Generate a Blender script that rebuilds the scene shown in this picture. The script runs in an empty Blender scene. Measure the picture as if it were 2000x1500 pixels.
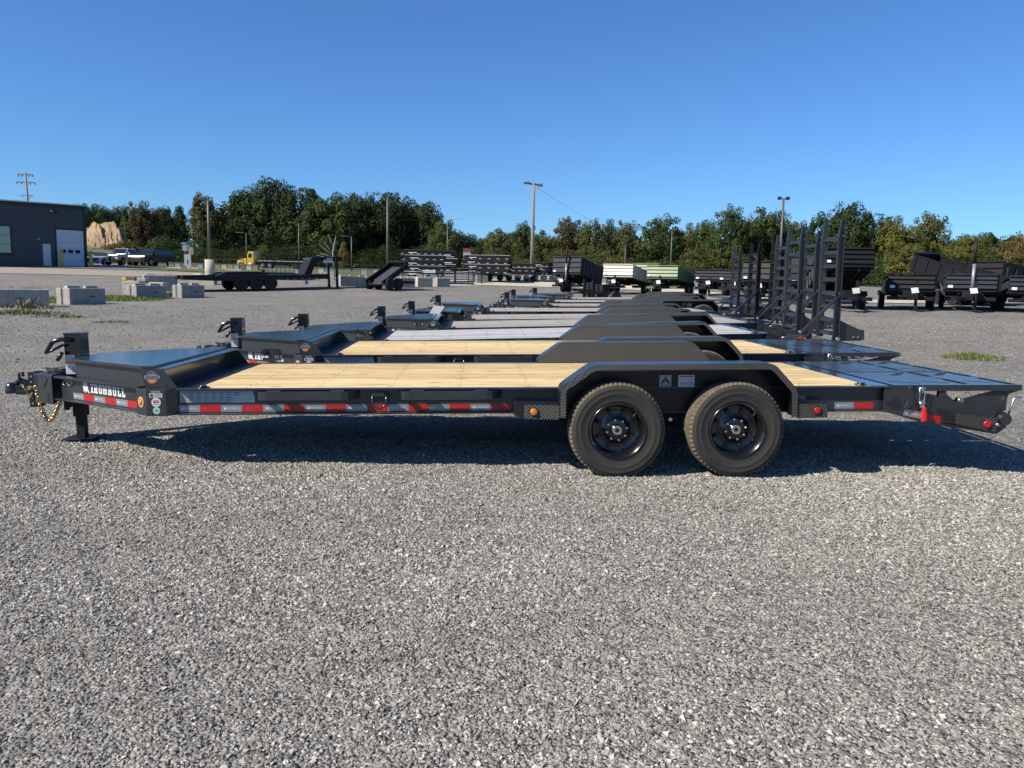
import bpy, math, random
import numpy as np
from mathutils import Vector, Matrix
random.seed(7); rng = np.random.default_rng(7)
SC = bpy.context.scene; COL = SC.collection
# ---------------------------------------------------------------- camera
FPX, CAMH = 1540.0, 1.53
PITCH = math.atan((750 - 556) / FPX); ROLL = math.radians(1.15)
_F = Vector((0, math.cos(PITCH), -math.sin(PITCH))); _R0 = Vector((1, 0, 0)); _U0 = Vector((0, math.sin(PITCH), math.cos(PITCH)))
_R = math.cos(ROLL) * _R0 + math.sin(ROLL) * _U0
_U = -math.sin(ROLL) * _R0 + math.cos(ROLL) * _U0
_C = Vector((0, 0, CAMH))
cd = bpy.data.cameras.new('camera'); cam = bpy.data.objects.new('camera', cd); COL.objects.link(cam)
cam.matrix_world = Matrix.Translation(_C) @ Matrix((_R, _U, -_F)).transposed().to_4x4()
cd.sensor_fit = 'HORIZONTAL'; cd.sensor_width = 36; cd.lens = 36 * FPX / 2000
cd.clip_start = 0.05; cd.clip_end = 3000
SC.camera = cam
# ---------------------------------------------------------------- light
SUN = Vector((1, 0.55, -.97)).normalized()
W = bpy.data.worlds.new('World'); SC.world = W; W.use_nodes = True
nt = W.node_tree; sky = nt.nodes.new('ShaderNodeTexSky'); sky.sky_type = 'NISHITA'; sky.sun_disc = False
sky.sun_elevation = math.asin(-SUN.z); sky.sun_rotation = math.atan2(-SUN.x, -SUN.y)
sky.altitude = 200; sky.air_density = 1.0; sky.dust_density = 0.25; sky.ozone_density = 2.2
bg = nt.nodes['Background']; tint = nt.nodes.new('ShaderNodeVectorMath'); tint.operation = 'MULTIPLY'; tint.inputs[1].default_value = (.52, .88, 1.34); nt.links.new(sky.outputs[0], tint.inputs[0]); nt.links.new(tint.outputs[0], bg.inputs[0]); bg.inputs[1].default_value = 0.076
sd = bpy.data.lights.new('sun', 'SUN'); sd.energy = 5.0; sd.angle = math.radians(0.53); sd.color = (1, .93, .80)
so = bpy.data.objects.new('sun', sd); COL.objects.link(so); so.rotation_euler = SUN.to_track_quat('-Z', 'Y').to_euler(); so.location = (-30, -15, 40)
SC.view_settings.view_transform = 'Standard'; SC.view_settings.look = 'None'; SC.view_settings.exposure = 0.50; SC.view_settings.gamma = 1
SC.view_settings.use_curve_mapping = False
SC.cycles.max_bounces = 6; SC.cycles.diffuse_bounces = 1; SC.cycles.glossy_bounces = 3; SC.cycles.transparent_max_bounces = 6
SC.cycles.use_denoising = True

# ---------------------------------------------------------------- mapping a pixel of the photo to a place
def ray(px, py): return _F + (px - 1000) / FPX * _R - (py - 750) / FPX * _U
def at(px, py, Y):
    d = ray(px, py); return _C + d * (Y / d.y)
# ---------------------------------------------------------------- lie of the land: the yard rises away from the camera
GD = [7.5, 27, 38, 46, 53, 60, 69, 80, 110, 200, 400]
GU = [-.65, -.2, .05, .55]
GT = np.array([[0, 0, 0, 0], [.42, .36, .36, .45], [.57, .57, .57, .87], [.85, .9, .75, 1.05], [1.25, 1.35, .93, 1.2], [1.6, 1.6, 1.12, 1.35],
               [2.1, 1.9, 1.7, 1.6], [2.5, 2.2, 2.2, 1.9], [3.6, 3.2, 3.0, 2.6], [6.5, 5.5, 4.6, 4.0], [8, 7, 6, 5]])
def G(x, y):
    u = x / max(y, 6.0); u = min(max(u, GU[0]), GU[-1]); y = min(max(y, GD[0]), GD[-1])
    j = 0
    while j < len(GU) - 2 and u > GU[j + 1]: j += 1
    i = 0
    while i < len(GD) - 2 and y > GD[i + 1]: i += 1
    a = (u - GU[j]) / (GU[j + 1] - GU[j]); b = (y - GD[i]) / (GD[i + 1] - GD[i])
    return float((GT[i, j] * (1 - a) + GT[i, j + 1] * a) * (1 - b) + (GT[i + 1, j] * (1 - a) + GT[i + 1, j + 1] * a) * b)
def gpos(px, Y, py=560):
    p = at(px, py, Y); return Vector((p.x, Y, G(p.x, Y)))
def hat(px, py, Y): return at(px, py, Y).z      # height of a point seen at a pixel and at a distance

# ---------------------------------------------------------------- object helpers
def empty(name, loc=(0, 0, 0), rot=(0, 0, 0)):
    o = bpy.data.objects.new(name, None); COL.objects.link(o); o.location = loc; o.rotation_euler = rot; o.empty_display_size = .2; return o
def tag(o, label=None, cat=None, group=None, kind=None):
    if label: o['label'] = label
    if cat: o['category'] = cat
    if group: o['group'] = group
    if kind: o['kind'] = kind
    return o
def thing(name, label, cat, loc=(0, 0, 0), rot=(0, 0, 0), group=None): return tag(empty(name, loc, rot), label, cat, group)
def copy_tree(o, parent=None):
    c = o.copy(); COL.objects.link(c); c.parent = parent
    for ch in o.children: copy_tree(ch, c)
    return c

class MB:
    def __init__(s): s.v = []; s.f = []; s.m = []; s.sm = []; s.mi = 0; s.T = None
    def add(s, vs, fs, smooth=False):
        b = len(s.v)
        for p in vs:
            p = Vector(p); s.v.append(tuple(s.T @ p) if s.T else tuple(p))
        for q in fs: s.f.append([i + b for i in q]); s.m.append(s.mi); s.sm.append(smooth)
    def box(s, x0, x1, y0, y1, z0, z1):
        if x0 > x1: x0, x1 = x1, x0
        if y0 > y1: y0, y1 = y1, y0
        if z0 > z1: z0, z1 = z1, z0
        s.add([(x0, y0, z0), (x1, y0, z0), (x1, y1, z0), (x0, y1, z0), (x0, y0, z1), (x1, y0, z1), (x1, y1, z1), (x0, y1, z1)],
              [(0, 3, 2, 1), (4, 5, 6, 7), (0, 1, 5, 4), (1, 2, 6, 5), (2, 3, 7, 6), (3, 0, 4, 7)]); return s
    def prism(s, poly, ax, a, b, smooth=False):
        n = len(poly)
        area = sum(poly[i][0] * poly[(i + 1) % n][1] - poly[(i + 1) % n][0] * poly[i][1] for i in range(n))
        if area < 0: poly = poly[::-1]
        if a > b: a, b = b, a
        def P(u, w, t): return {'x': (t, u, w), 'y': (u, t, w), 'z': (u, w, t)}[ax]
        vs = [P(u, w, a) for u, w in poly] + [P(u, w, b) for u, w in poly]
        bot, top = list(range(n))[::-1], list(range(n, 2 * n))
        sd = [(i, (i + 1) % n, n + (i + 1) % n, n + i) for i in range(n)]
        if ax == 'y': bot, top, sd = bot[::-1], top[::-1], [q[::-1] for q in sd]
        s.add(vs, [bot, top]); 
        b0 = len(s.v) - 2 * n
        for q in sd: s.f.append([i + b0 for i in q]); s.m.append(s.mi); s.sm.append(smooth)
        return s
    def hexa(s, p):  # 8 points: bottom 4, top 4
        s.add(p, [(0, 3, 2, 1), (4, 5, 6, 7), (0, 1, 5, 4), (1, 2, 6, 5), (2, 3, 7, 6), (3, 0, 4, 7)]); return s
    def cyl(s, p0, p1, r, n=12, r2=None, cap=True):
        p0, p1 = Vector(p0), Vector(p1); d = (p1 - p0).normalized(); a = d.orthogonal().normalized(); b = d.cross(a); r2 = r if r2 is None else r2
        vs = [p0 + (a * math.cos(2 * math.pi * i / n) + b * math.sin(2 * math.pi * i / n)) * r for i in range(n)] + \
             [p1 + (a * math.cos(2 * math.pi * i / n) + b * math.sin(2 * math.pi * i / n)) * r2 for i in range(n)]
        s.add(vs, [(i, (i + 1) % n, n + (i + 1) % n, n + i) for i in range(n)], True)
        if cap: 
            b0 = len(s.v) - 2 * n
            for q in (list(range(n))[::-1], list(range(n, 2 * n))): s.f.append([i + b0 for i in q]); s.m.append(s.mi); s.sm.append(False)
        return s
    def tube(s, pts, r, n=8, closed=False):
        pts = [Vector(p) for p in pts]; m = len(pts); vs = []; a = None
        for i, p in enumerate(pts):
            t = (pts[(i + 1) % m] - pts[i - 1]) if closed else (pts[min(i + 1, m - 1)] - pts[max(i - 1, 0)])
            t.normalize()
            a = t.orthogonal().normalized() if a is None else (a - t * a.dot(t)).normalized()
            b = t.cross(a); rr = r[i] if isinstance(r, (list, tuple)) else r
            vs += [p + (a * math.cos(2 * math.pi * k / n) + b * math.sin(2 * math.pi * k / n)) * rr for k in range(n)]
        fs = [(i * n + k, i * n + (k + 1) % n, ((i + 1) % m) * n + (k + 1) % n, ((i + 1) % m) * n + k) for i in range(m if closed else m - 1) for k in range(n)]
        if not closed: fs += [list(range(n))[::-1], list(range((m - 1) * n, m * n))]
        s.add(vs, fs, True); return s
    def lathe(s, prof, c, ax='y', n=32, smooth=True):
        # prof: (radius, offset along axis)
        vs = []
        for r, t in prof:
            for k in range(n):
                th = 2 * math.pi * k / n; rr = r(k) if callable(r) else r; u, w = rr * math.cos(th), rr * math.sin(th)
                vs.append({'y': (c[0] + u, c[1] + t, c[2] + w), 'z': (c[0] + u, c[1] + w, c[2] + t), 'x': (c[0] + t, c[1] + u, c[2] + w)}[ax])
        fs = [(j * n + k, j * n + (k + 1) % n, (j + 1) * n + (k + 1) % n, (j + 1) * n + k) for j in range(len(prof) - 1) for k in range(n)]
        s.add(vs, fs, smooth); return s
    def line(s, p0, p1, o0, o1, z0, z1):
        # vertical slab along a plan segment, between offsets o0..o1 to the right of its direction
        p0, p1 = Vector(p0[:2]), Vector(p1[:2]); d = (p1 - p0).normalized(); nn = Vector((d.y, -d.x))
        q = [p0 + nn * o0, p1 + nn * o0, p1 + nn * o1, p0 + nn * o1]
        return s.prism([(v.x, v.y) for v in q], 'z', z0, z1)
    def bar(s, p0, p1, w, h, up=(0, 0, 1)):
        p0, p1 = Vector(p0), Vector(p1); d = (p1 - p0).normalized(); up = Vector(up); a = d.cross(up)
        if a.length < 1e-4: a = d.orthogonal()
        a.normalize(); b = a.cross(d); a *= w / 2; b *= h / 2
        return s.hexa([p0 - a - b, p0 + a - b, p1 + a - b, p1 - a - b, p0 - a + b, p0 + a + b, p1 + a + b, p1 - a + b])
    def quad(s, o, u, w): 
        o, u, w = Vector(o), Vector(u), Vector(w); s.add([o, o + u, o + u + w, o + w], [(0, 1, 2, 3)]); return s
    def text(s, body, M, size=1.0, align='CENTER', extr=0.0):
        cu = bpy.data.curves.new('tmp', 'FONT'); cu.body = body; cu.size = size; cu.align_x = align; cu.align_y = 'CENTER'; cu.resolution_u = 2; cu.extrude = extr
        ob = bpy.data.objects.new('tmp', cu); me = bpy.data.meshes.new_from_object(ob)
        s.add([M @ v.co for v in me.vertices], [list(p.vertices) for p in me.polygons])
        bpy.data.objects.remove(ob); bpy.data.curves.remove(cu); bpy.data.meshes.remove(me); return s
    def build(s, name, mats, parent=None, loc=None, bevel=0, fix=False):
        me = bpy.data.meshes.new(name); me.from_pydata(s.v, [], s.f)
        if not isinstance(mats, (list, tuple)): mats = [mats]
        for m in mats: me.materials.append(m)
        me.polygons.foreach_set('use_smooth', s.sm); me.polygons.foreach_set('material_index', s.m); me.update()
        o = bpy.data.objects.new(name, me); COL.objects.link(o)
        if parent: o.parent = parent
        if loc: o.location = loc
        if bevel:
            b = o.modifiers.new('b', 'BEVEL'); b.width = bevel; b.segments = 2; b.limit_method = 'ANGLE'; b.angle_limit = math.radians(40)
        return o

# ---------------------------------------------------------------- materials
def mat(name, col=(.5, .5, .5), rough=.6, metal=0, coat=0, spec=.5, var=0, bump=0, bscale=30, nscale=3, obvar=0, emit=None):
    m = bpy.data.materials.new(name); m.use_nodes = True; t = m.node_tree; N, L = t.nodes, t.links
    b = N['Principled BSDF']; b.inputs['Base Color'].default_value = (*col, 1); b.inputs['Roughness'].default_value = rough
    b.inputs['Metallic'].default_value = metal; b.inputs['Coat Weight'].default_value = coat; b.inputs['Coat Roughness'].default_value = .15
    b.inputs['Specular IOR Level'].default_value = spec
    tc = N.new('ShaderNodeTexCoord')
    if var or obvar:
        n = N.new('ShaderNodeTexNoise'); n.inputs['Scale'].default_value = nscale; n.inputs['Detail'].default_value = 6; n.inputs['Roughness'].default_value = .65
        L.new(tc.outputs['Object'], n.inputs['Vector'])
        mr = N.new('ShaderNodeMapRange'); mr.inputs[1].default_value = .3; mr.inputs[2].default_value = .7; mr.inputs[3].default_value = 1 - var; mr.inputs[4].default_value = 1 + var
        L.new(n.outputs['Fac'], mr.inputs[0]); out = mr.outputs[0]
        if obvar:
            oi = N.new('ShaderNodeObjectInfo'); m2 = N.new('ShaderNodeMapRange'); m2.inputs[3].default_value = 1 - obvar; m2.inputs[4].default_value = 1 + obvar
            L.new(oi.outputs['Random'], m2.inputs[0]); mm = N.new('ShaderNodeMath'); mm.operation = 'MULTIPLY'; L.new(out, mm.inputs[0]); L.new(m2.outputs[0], mm.inputs[1]); out = mm.outputs[0]
        vm = N.new('ShaderNodeVectorMath'); vm.operation = 'SCALE'; vm.inputs[0].default_value = col; L.new(out, vm.inputs['Scale']); L.new(vm.outputs[0], b.inputs['Base Color'])
        r2 = N.new('ShaderNodeMapRange'); r2.inputs[3].default_value = max(0, rough - .08); r2.inputs[4].default_value = min(1, rough + .1); L.new(n.outputs['Fac'], r2.inputs[0]); L.new(r2.outputs[0], b.inputs['Roughness'])
    if bump:
        n2 = N.new('ShaderNodeTexNoise'); n2.inputs['Scale'].default_value = bscale; n2.inputs['Detail'].default_value = 4; L.new(tc.outputs['Object'], n2.inputs['Vector'])
        bp = N.new('ShaderNodeBump'); bp.inputs['Strength'].default_value = bump; bp.inputs['Distance'].default_value = .01; L.new(n2.outputs['Fac'], bp.inputs['Height']); L.new(bp.outputs[0], b.inputs['Normal'])
    if emit: b.inputs['Emission Color'].default_value = (*emit, 1); b.inputs['Emission Strength'].default_value = 1
    return m
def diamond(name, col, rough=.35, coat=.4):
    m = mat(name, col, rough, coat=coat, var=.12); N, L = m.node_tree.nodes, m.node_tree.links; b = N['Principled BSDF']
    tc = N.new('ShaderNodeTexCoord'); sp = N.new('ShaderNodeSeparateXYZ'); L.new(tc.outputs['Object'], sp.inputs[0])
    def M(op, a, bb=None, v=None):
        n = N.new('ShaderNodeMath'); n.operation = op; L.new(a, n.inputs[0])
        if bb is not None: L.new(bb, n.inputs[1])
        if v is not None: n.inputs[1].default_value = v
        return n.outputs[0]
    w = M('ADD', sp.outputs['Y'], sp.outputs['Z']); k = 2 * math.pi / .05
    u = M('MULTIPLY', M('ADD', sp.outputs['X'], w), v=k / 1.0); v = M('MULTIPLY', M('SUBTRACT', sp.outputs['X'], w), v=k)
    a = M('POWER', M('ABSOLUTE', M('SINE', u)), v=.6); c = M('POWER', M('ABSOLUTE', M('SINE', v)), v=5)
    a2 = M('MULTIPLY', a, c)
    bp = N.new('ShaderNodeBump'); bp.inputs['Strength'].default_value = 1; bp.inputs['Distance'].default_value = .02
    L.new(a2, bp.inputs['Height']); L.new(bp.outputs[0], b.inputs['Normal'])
    r = N.new('ShaderNodeMapRange'); r.inputs[2].default_value = .6; r.inputs[3].default_value = .62; r.inputs[4].default_value = 1.7; L.new(a2, r.inputs[0]); s2 = N.new('ShaderNodeVectorMath'); s2.operation = 'SCALE'  # relief shading painted into the base colour: raised diamonds lighter, ground between darker
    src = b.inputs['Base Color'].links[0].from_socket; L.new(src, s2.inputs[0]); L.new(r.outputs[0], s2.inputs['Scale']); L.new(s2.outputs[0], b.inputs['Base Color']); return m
def wood(name, cols, obv=.17):
    m = mat(name, cols[0], .62, spec=.3); N, L = m.node_tree.nodes, m.node_tree.links; b = N['Principled BSDF']
    tc = N.new('ShaderNodeTexCoord'); oi = N.new('ShaderNodeObjectInfo')
    ad = N.new('ShaderNodeVectorMath'); ad.operation = 'MULTIPLY_ADD'; ad.inputs[1].default_value = (.8, 14, 14)
    cb = N.new('ShaderNodeCombineXYZ'); mu = N.new('ShaderNodeMath'); mu.operation = 'MULTIPLY'; mu.inputs[1].default_value = 60; L.new(oi.outputs['Random'], mu.inputs[0])
    L.new(mu.outputs[0], cb.inputs[0]); L.new(mu.outputs[0], cb.inputs[1]); L.new(tc.outputs['Object'], ad.inputs[0]); L.new(cb.outputs[0], ad.inputs[2])
    n = N.new('ShaderNodeTexNoise'); n.inputs['Scale'].default_value = 3; n.inputs['Detail'].default_value = 6; n.inputs['Distortion'].default_value = .6; L.new(ad.outputs[0], n.inputs['Vector'])
    cr = N.new('ShaderNodeValToRGB'); e = cr.color_ramp.elements; e[0].position = .30; e[0].color = (*cols[2], 1); e[1].position = .62; e[1].color = (*cols[1], 1)
    x = cr.color_ramp.elements.new(.43); x.color = (*cols[0], 1); L.new(n.outputs['Fac'], cr.inputs[0])
    vo = N.new('ShaderNodeTexVoronoi'); vo.inputs['Scale'].default_value = 1.0; ad2 = N.new('ShaderNodeVectorMath'); ad2.operation = 'MULTIPLY_ADD'; ad2.inputs[1].default_value = (2.2, 9, 9)
    L.new(tc.outputs['Object'], ad2.inputs[0]); L.new(cb.outputs[0], ad2.inputs[2]); L.new(ad2.outputs[0], vo.inputs['Vector'])
    kr = N.new('ShaderNodeMapRange'); kr.inputs[1].default_value = .07; kr.inputs[2].default_value = .19; kr.inputs[3].default_value = .22; kr.inputs[4].default_value = 1; L.new(vo.outputs['Distance'], kr.inputs[0])
    mr = N.new('ShaderNodeMapRange'); mr.inputs[3].default_value = 1 - obv; mr.inputs[4].default_value = 1 + obv; L.new(oi.outputs['Random'], mr.inputs[0])
    mm = N.new('ShaderNodeMath'); mm.operation = 'MULTIPLY'; L.new(kr.outputs[0], mm.inputs[0]); L.new(mr.outputs[0], mm.inputs[1])
    sc = N.new('ShaderNodeVectorMath'); sc.operation = 'SCALE'; L.new(cr.outputs[0], sc.inputs[0]); L.new(mm.outputs[0], sc.inputs['Scale']); L.new(sc.outputs[0], b.inputs['Base Color'])
    bp = N.new('ShaderNodeBump'); bp.inputs['Strength'].default_value = .3; bp.inputs['Distance'].default_value = .003; L.new(n.outputs['Fac'], bp.inputs['Height']); L.new(bp.outputs[0], b.inputs['Normal'])
    return m
MT = dict(
    char=mat('charcoal_powder_coat', (.022, .025, .028), .38, coat=.35, var=.18, nscale=4),
    charlid=mat('charcoal_gloss_steel', (.020, .022, .026), .20, coat=.8, var=.15, nscale=2, bump=.03, bscale=3),
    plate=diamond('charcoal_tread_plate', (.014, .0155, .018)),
    blk=mat('black_gloss_paint', (.006, .006, .007), .22, coat=.6, var=.2),
    blkm=mat('black_satin_steel', (.008, .008, .009), .55, spec=.3, var=.3, nscale=6),
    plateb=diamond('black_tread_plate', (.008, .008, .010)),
    wood=wood('new_pine_planks', [(.59, .42, .185), (.72, .55, .29), (.30, .17, .07)]),
    woodg=wood('weathered_pine_planks', [(.40, .385, .36), (.50, .485, .46), (.22, .205, .19)]),
    woodt=wood('dull_tan_planks', [(.33, .29, .24), (.41, .37, .31), (.19, .16, .13)]),
    zinc=mat('zinc_plate', (.62, .63, .62), .28, metal=1, var=.15, nscale=30),
    gold=mat('yellow_zinc_chain', (.58, .42, .19), .28, metal=1, var=.25, nscale=40),
    red=mat('red_reflective_tape', (.42, .012, .012), .35, coat=.3, bump=.05, bscale=300),
    silver=mat('silver_reflective_tape', (.25, .265, .29), .38, metal=.35, bump=.05, bscale=300),
    redp=mat('red_rubber_grip', (.62, .02, .015), .4, coat=.3),
    white=mat('white_vinyl', (.60, .60, .58), .5),
    ink=mat('dark_ink', (.03, .035, .05), .6),
    grn=mat('green_vinyl', (.22, .55, .40), .5), orange=mat('orange_vinyl', (.70, .19, .03), .5), redv=mat('red_vinyl', (.5, .03, .03), .5),
    label=mat('pale_label_sheet', (.34, .37, .42), .45), tan=mat('tan_vinyl', (.55, .45, .28), .5),
    amber=mat('amber_lens', (.75, .22, .02), .15, coat=.8), redl=mat('red_lens', (.45, .01, .01), .12, coat=.9),
    rubber=mat('dusty_tyre_rubber', (.029, .026, .022), .8, var=.35, nscale=7, bump=.15, bscale=120),
    dust=mat('dusty_tread_rubber', (.12, .095, .062), .9, var=.4, nscale=20, bump=.3, bscale=90),
    chrome=mat('chrome', (.75, .75, .76), .12, metal=1),
    conc=mat('weathered_concrete', (.30, .285, .25), .85, var=.2, nscale=2.5, obvar=.1, bump=.6, bscale=14),
    conccream=mat('cream_concrete', (.42, .38, .29), .85, var=.2, nscale=2.5, bump=.6, bscale=14),
    wall=mat('dark_blue_grey_cladding', (.050, .058, .068), .5, var=.08, nscale=1), trim=mat('black_trim', (.015, .016, .018), .5),
    doorw=mat('pale_grey_door', (.50, .54, .60), .5, var=.04), roofm=mat('light_roof_metal', (.65, .64, .60), .4),
    glass=mat('window_glass', (.012, .016, .018), .1, coat=.4), dglass=mat('door_light_glass', (.01, .012, .014), .6, spec=.2), yel=mat('yellow_paint', (.62, .40, .03), .5, var=.1, nscale=5),
    sand=mat('sand', (.25, .175, .095), .9, var=.4, nscale=.25, bump=.8, bscale=.8),
    wpaint=mat('white_car_paint', (.55, .55, .55), .25, coat=1), dpaint=mat('dark_teal_car_paint', (.007, .011, .014), .5, coat=.15),
    cream=mat('cream_paint', (.50, .46, .35), .4, coat=.3, var=.05), green=mat('army_green_paint', (.10, .145, .05), .45, coat=.2, var=.06),
    gdark=mat('charcoal_dump_paint', (.013, .017, .025), .65, spec=.3, var=.15, nscale=2), far=mat('black_tyre', (.008, .008, .008), .8),
    pole=mat('weathered_wood_pole', (.22, .20, .18), .85, var=.25, nscale=8), polem=mat('bronze_metal_pole', (.10, .085, .07), .5),
    bark=mat('bark', (.10, .085, .065), .9, var=.3, nscale=6, bump=.5, bscale=12), pale=mat('bare_pale_wood', (.42, .38, .32), .9, var=.2),
    brick=mat('timber_crate_brown', (.26, .16, .10), .8, var=.3, nscale=3, obvar=.3), blue=mat('faded_blue_grey', (.25, .29, .33), .6, var=.2),
    wire=mat('wire', (.02, .02, .02), .6),
)
# ================================================================= ground
def gravel_mat(name, c0, c1, c2, sc=1.0, patch=True):
    m = bpy.data.materials.new(name); m.use_nodes = True; t = m.node_tree; N, L = t.nodes, t.links; b = N['Principled BSDF']; b.inputs['Roughness'].default_value = .9; b.inputs['Specular IOR Level'].default_value = .25
    tc = N.new('ShaderNodeTexCoord')
    def vor(s):
        v = N.new('ShaderNodeTexVoronoi'); v.inputs['Scale'].default_value = s; L.new(tc.outputs['Object'], v.inputs['Vector']); return v
    def noi(s, d=4):
        v = N.new('ShaderNodeTexNoise'); v.inputs['Scale'].default_value = s; v.inputs['Detail'].default_value = d; L.new(tc.outputs['Object'], v.inputs['Vector']); return v
    v1, v2, n3, n4 = vor(62 * sc), vor(21 * sc), noi(.45, 5), noi(3.5, 6)
    sep = N.new('ShaderNodeSeparateColor'); L.new(v1.outputs['Color'], sep.inputs[0])
    cr = N.new('ShaderNodeValToRGB'); e = cr.color_ramp.elements; e[0].color = (*c0, 1); e[1].color = (*c2, 1); e[1].position = 1; x = e.new(.5); x.color = (*c1, 1); L.new(sep.outputs[0], cr.inputs[0])
    s2 = N.new('ShaderNodeSeparateColor'); L.new(v2.outputs['Color'], s2.inputs[0])
    def mr(o, a, b2, c, d):
        r = N.new('ShaderNodeMapRange'); r.inputs[1].default_value = a; r.inputs[2].default_value = b2; r.inputs[3].default_value = c; r.inputs[4].default_value = d; L.new(o, r.inputs[0]); return r.outputs[0]
    def mul(a, c):
        r = N.new('ShaderNodeMath'); r.operation = 'MULTIPLY'; L.new(a, r.inputs[0]); L.new(c, r.inputs[1]); return r.outputs[0]
    k = mul(mul(mr(s2.outputs[1], 0, 1, .72, 1.25), mr(n3.outputs['Fac'], .32, .68, .86, 1.12)), mr(n4.outputs['Fac'], .3, .7, .85, 1.14))
    sc2 = N.new('ShaderNodeVectorMath'); sc2.operation = 'SCALE'; L.new(cr.outputs[0], sc2.inputs[0]); L.new(k, sc2.inputs['Scale']); L.new(sc2.outputs[0], b.inputs['Base Color'])
    h = N.new('ShaderNodeMath'); h.operation = 'ADD'; L.new(v1.outputs['Distance'], h.inputs[0]); hm = N.new('ShaderNodeMath'); hm.operation = 'MULTIPLY'; hm.inputs[1].default_value = 1.6; L.new(v2.outputs['Distance'], hm.inputs[0]); L.new(hm.outputs[0], h.inputs[1])
    bp = N.new('ShaderNodeBump'); bp.inputs['Strength'].default_value = 1; bp.inputs['Distance'].default_value = .016; bp.invert = True; L.new(h.outputs[0], bp.inputs['Height']); L.new(bp.outputs[0], b.inputs['Normal'])
    return m
GM = gravel_mat('grey_limestone_gravel', (.145, .133, .115), (.22, .204, .18), (.32, .30, .262))
def micro(x, y):
    # shallow ruts and humps of the yard, in metres
    r = .0045 * np.sin(1.9 * x + .8 * y + 1) + .004 * np.sin(3.7 * x - 2.9 * y) + .003 * np.sin(6.1 * x + 5.2 * y + 2) + .0025 * np.sin(-9.7 * x + 11 * y) + .0016 * np.sin(17 * x + 13 * y)
    for c, w in ((2.9, .16), (3.35, .12), (4.4, .2), (5.1, .14)):   # tyre tracks running across at a slant
        d = (y - c - .13 * x - .15 * np.sin(x * .5 + c)) / w; r = r - .007 * np.exp(-d * d) + .0035 * (np.exp(-(d - 1.7) ** 2) + np.exp(-(d + 1.7) ** 2))
    return r * np.clip((9 - y) / 2.5, 0, 1)
ys = list(np.arange(-12, 1.5, 1.5)) + list(np.arange(1.5, 9, .1)) + list(np.arange(9, 30, 1.5)) + list(np.arange(30, 120, 2.5)) + list(np.arange(120, 420, 15))
xs = sorted(set([float(s * v) for s in (-1, 1) for v in list(np.arange(0, 6.6, .15)) + list(np.arange(6.6, 30, 1.5)) + list(np.arange(30, 90, 3)) + list(np.arange(90, 420, 20))]))
vs = [(x, y, G(x, y) + (float(micro(x, y)) if y < 9 else 0)) for y in ys for x in xs]; nx = len(xs)
mb = MB(); mb.add(vs, [(j * nx + i, j * nx + i + 1, (j + 1) * nx + i + 1, (j + 1) * nx + i) for j in range(len(ys) - 1) for i in range(nx - 1)], True)
tag(mb.build('ground', GM), kind='structure')
def sheet(name, pts, m, lift, kind='structure', nu=24, nv=5, label=None):
    # pts: rows from near to far, each a list of (px, distance)
    mb = MB(); rows = []
    def P(r, t):
        k = t * (len(r) - 1); i = min(int(k), len(r) - 2); a = k - i
        return r[i][0] * (1 - a) + r[i + 1][0] * a, r[i][1] * (1 - a) + r[i + 1][1] * a
    for j in range(nv + 1):
        for i in range(nu + 1):
            a, b = P(pts[0], i / nu), P(pts[1], i / nu); s = j / nv
            px, D = a[0] * (1 - s) + b[0] * s, a[1] * (1 - s) + b[1] * s
            X = (px - 1000) / FPX * D; rows.append((X, D, G(X, D) + lift))
    mb.add(rows, [(j * (nu + 1) + i, j * (nu + 1) + i + 1, (j + 1) * (nu + 1) + i + 1, (j + 1) * (nu + 1) + i) for j in range(nv) for i in range(nu)], True)
    o = mb.build(name, m); return tag(o, label, kind=kind)
driveM = mat('beige_driveway', (.28, .24, .185), .9, var=.12, nscale=.6); creamG = gravel_mat('cream_crushed_stone', (.48, .42, .32), (.60, .54, .42), (.72, .65, .53))
grassM = mat('mown_grass', (.075, .11, .028), .95, var=.35, nscale=1.2, bump=.8, bscale=6); grassD = mat('dry_hill_grass', (.13, .125, .05), .95, var=.3, nscale=.3, bump=.8, bscale=3)
sheet('driveway', [[(-500, 58), (100, 60), (420, 58), (640, 60)], [(-500, 71), (100, 70), (420, 68), (700, 66)]], driveM, .03)
sheet('concrete_apron', [[(-500, 72), (170, 74), (330, 76)], [(-300, 90), (170, 90), (300, 88)]], mat('grey_apron_concrete', (.2, .2, .2), .9, var=.1), .05)
sheet('grass_verge', [[(250, 78), (420, 70.5), (760, 67.5)], [(250, 92), (420, 90), (800, 96)]], grassM, .06)
sheet('far_road', [[(250, 93), (600, 92), (1000, 94)], [(250, 104), (600, 103), (1000, 104)]], mat('far_asphalt', (.13, .13, .135), .9, var=.1), .05)
sheet('meadow', [[(-200, 106), (600, 106), (1300, 100), (2300, 100)], [(-200, 190), (600, 190), (1300, 180), (2300, 180)]], grassM, .08)
sheet('cream_gravel_strip', [[(800, 55), (960, 63), (1120, 64), (1250, 62), (1500, 46), (1700, 43), (2300, 40)], [(800, 64), (960, 74), (1120, 74), (1250, 70), (1500, 52), (1700, 48), (2300, 45)]], creamG, .03, nu=36)
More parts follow.
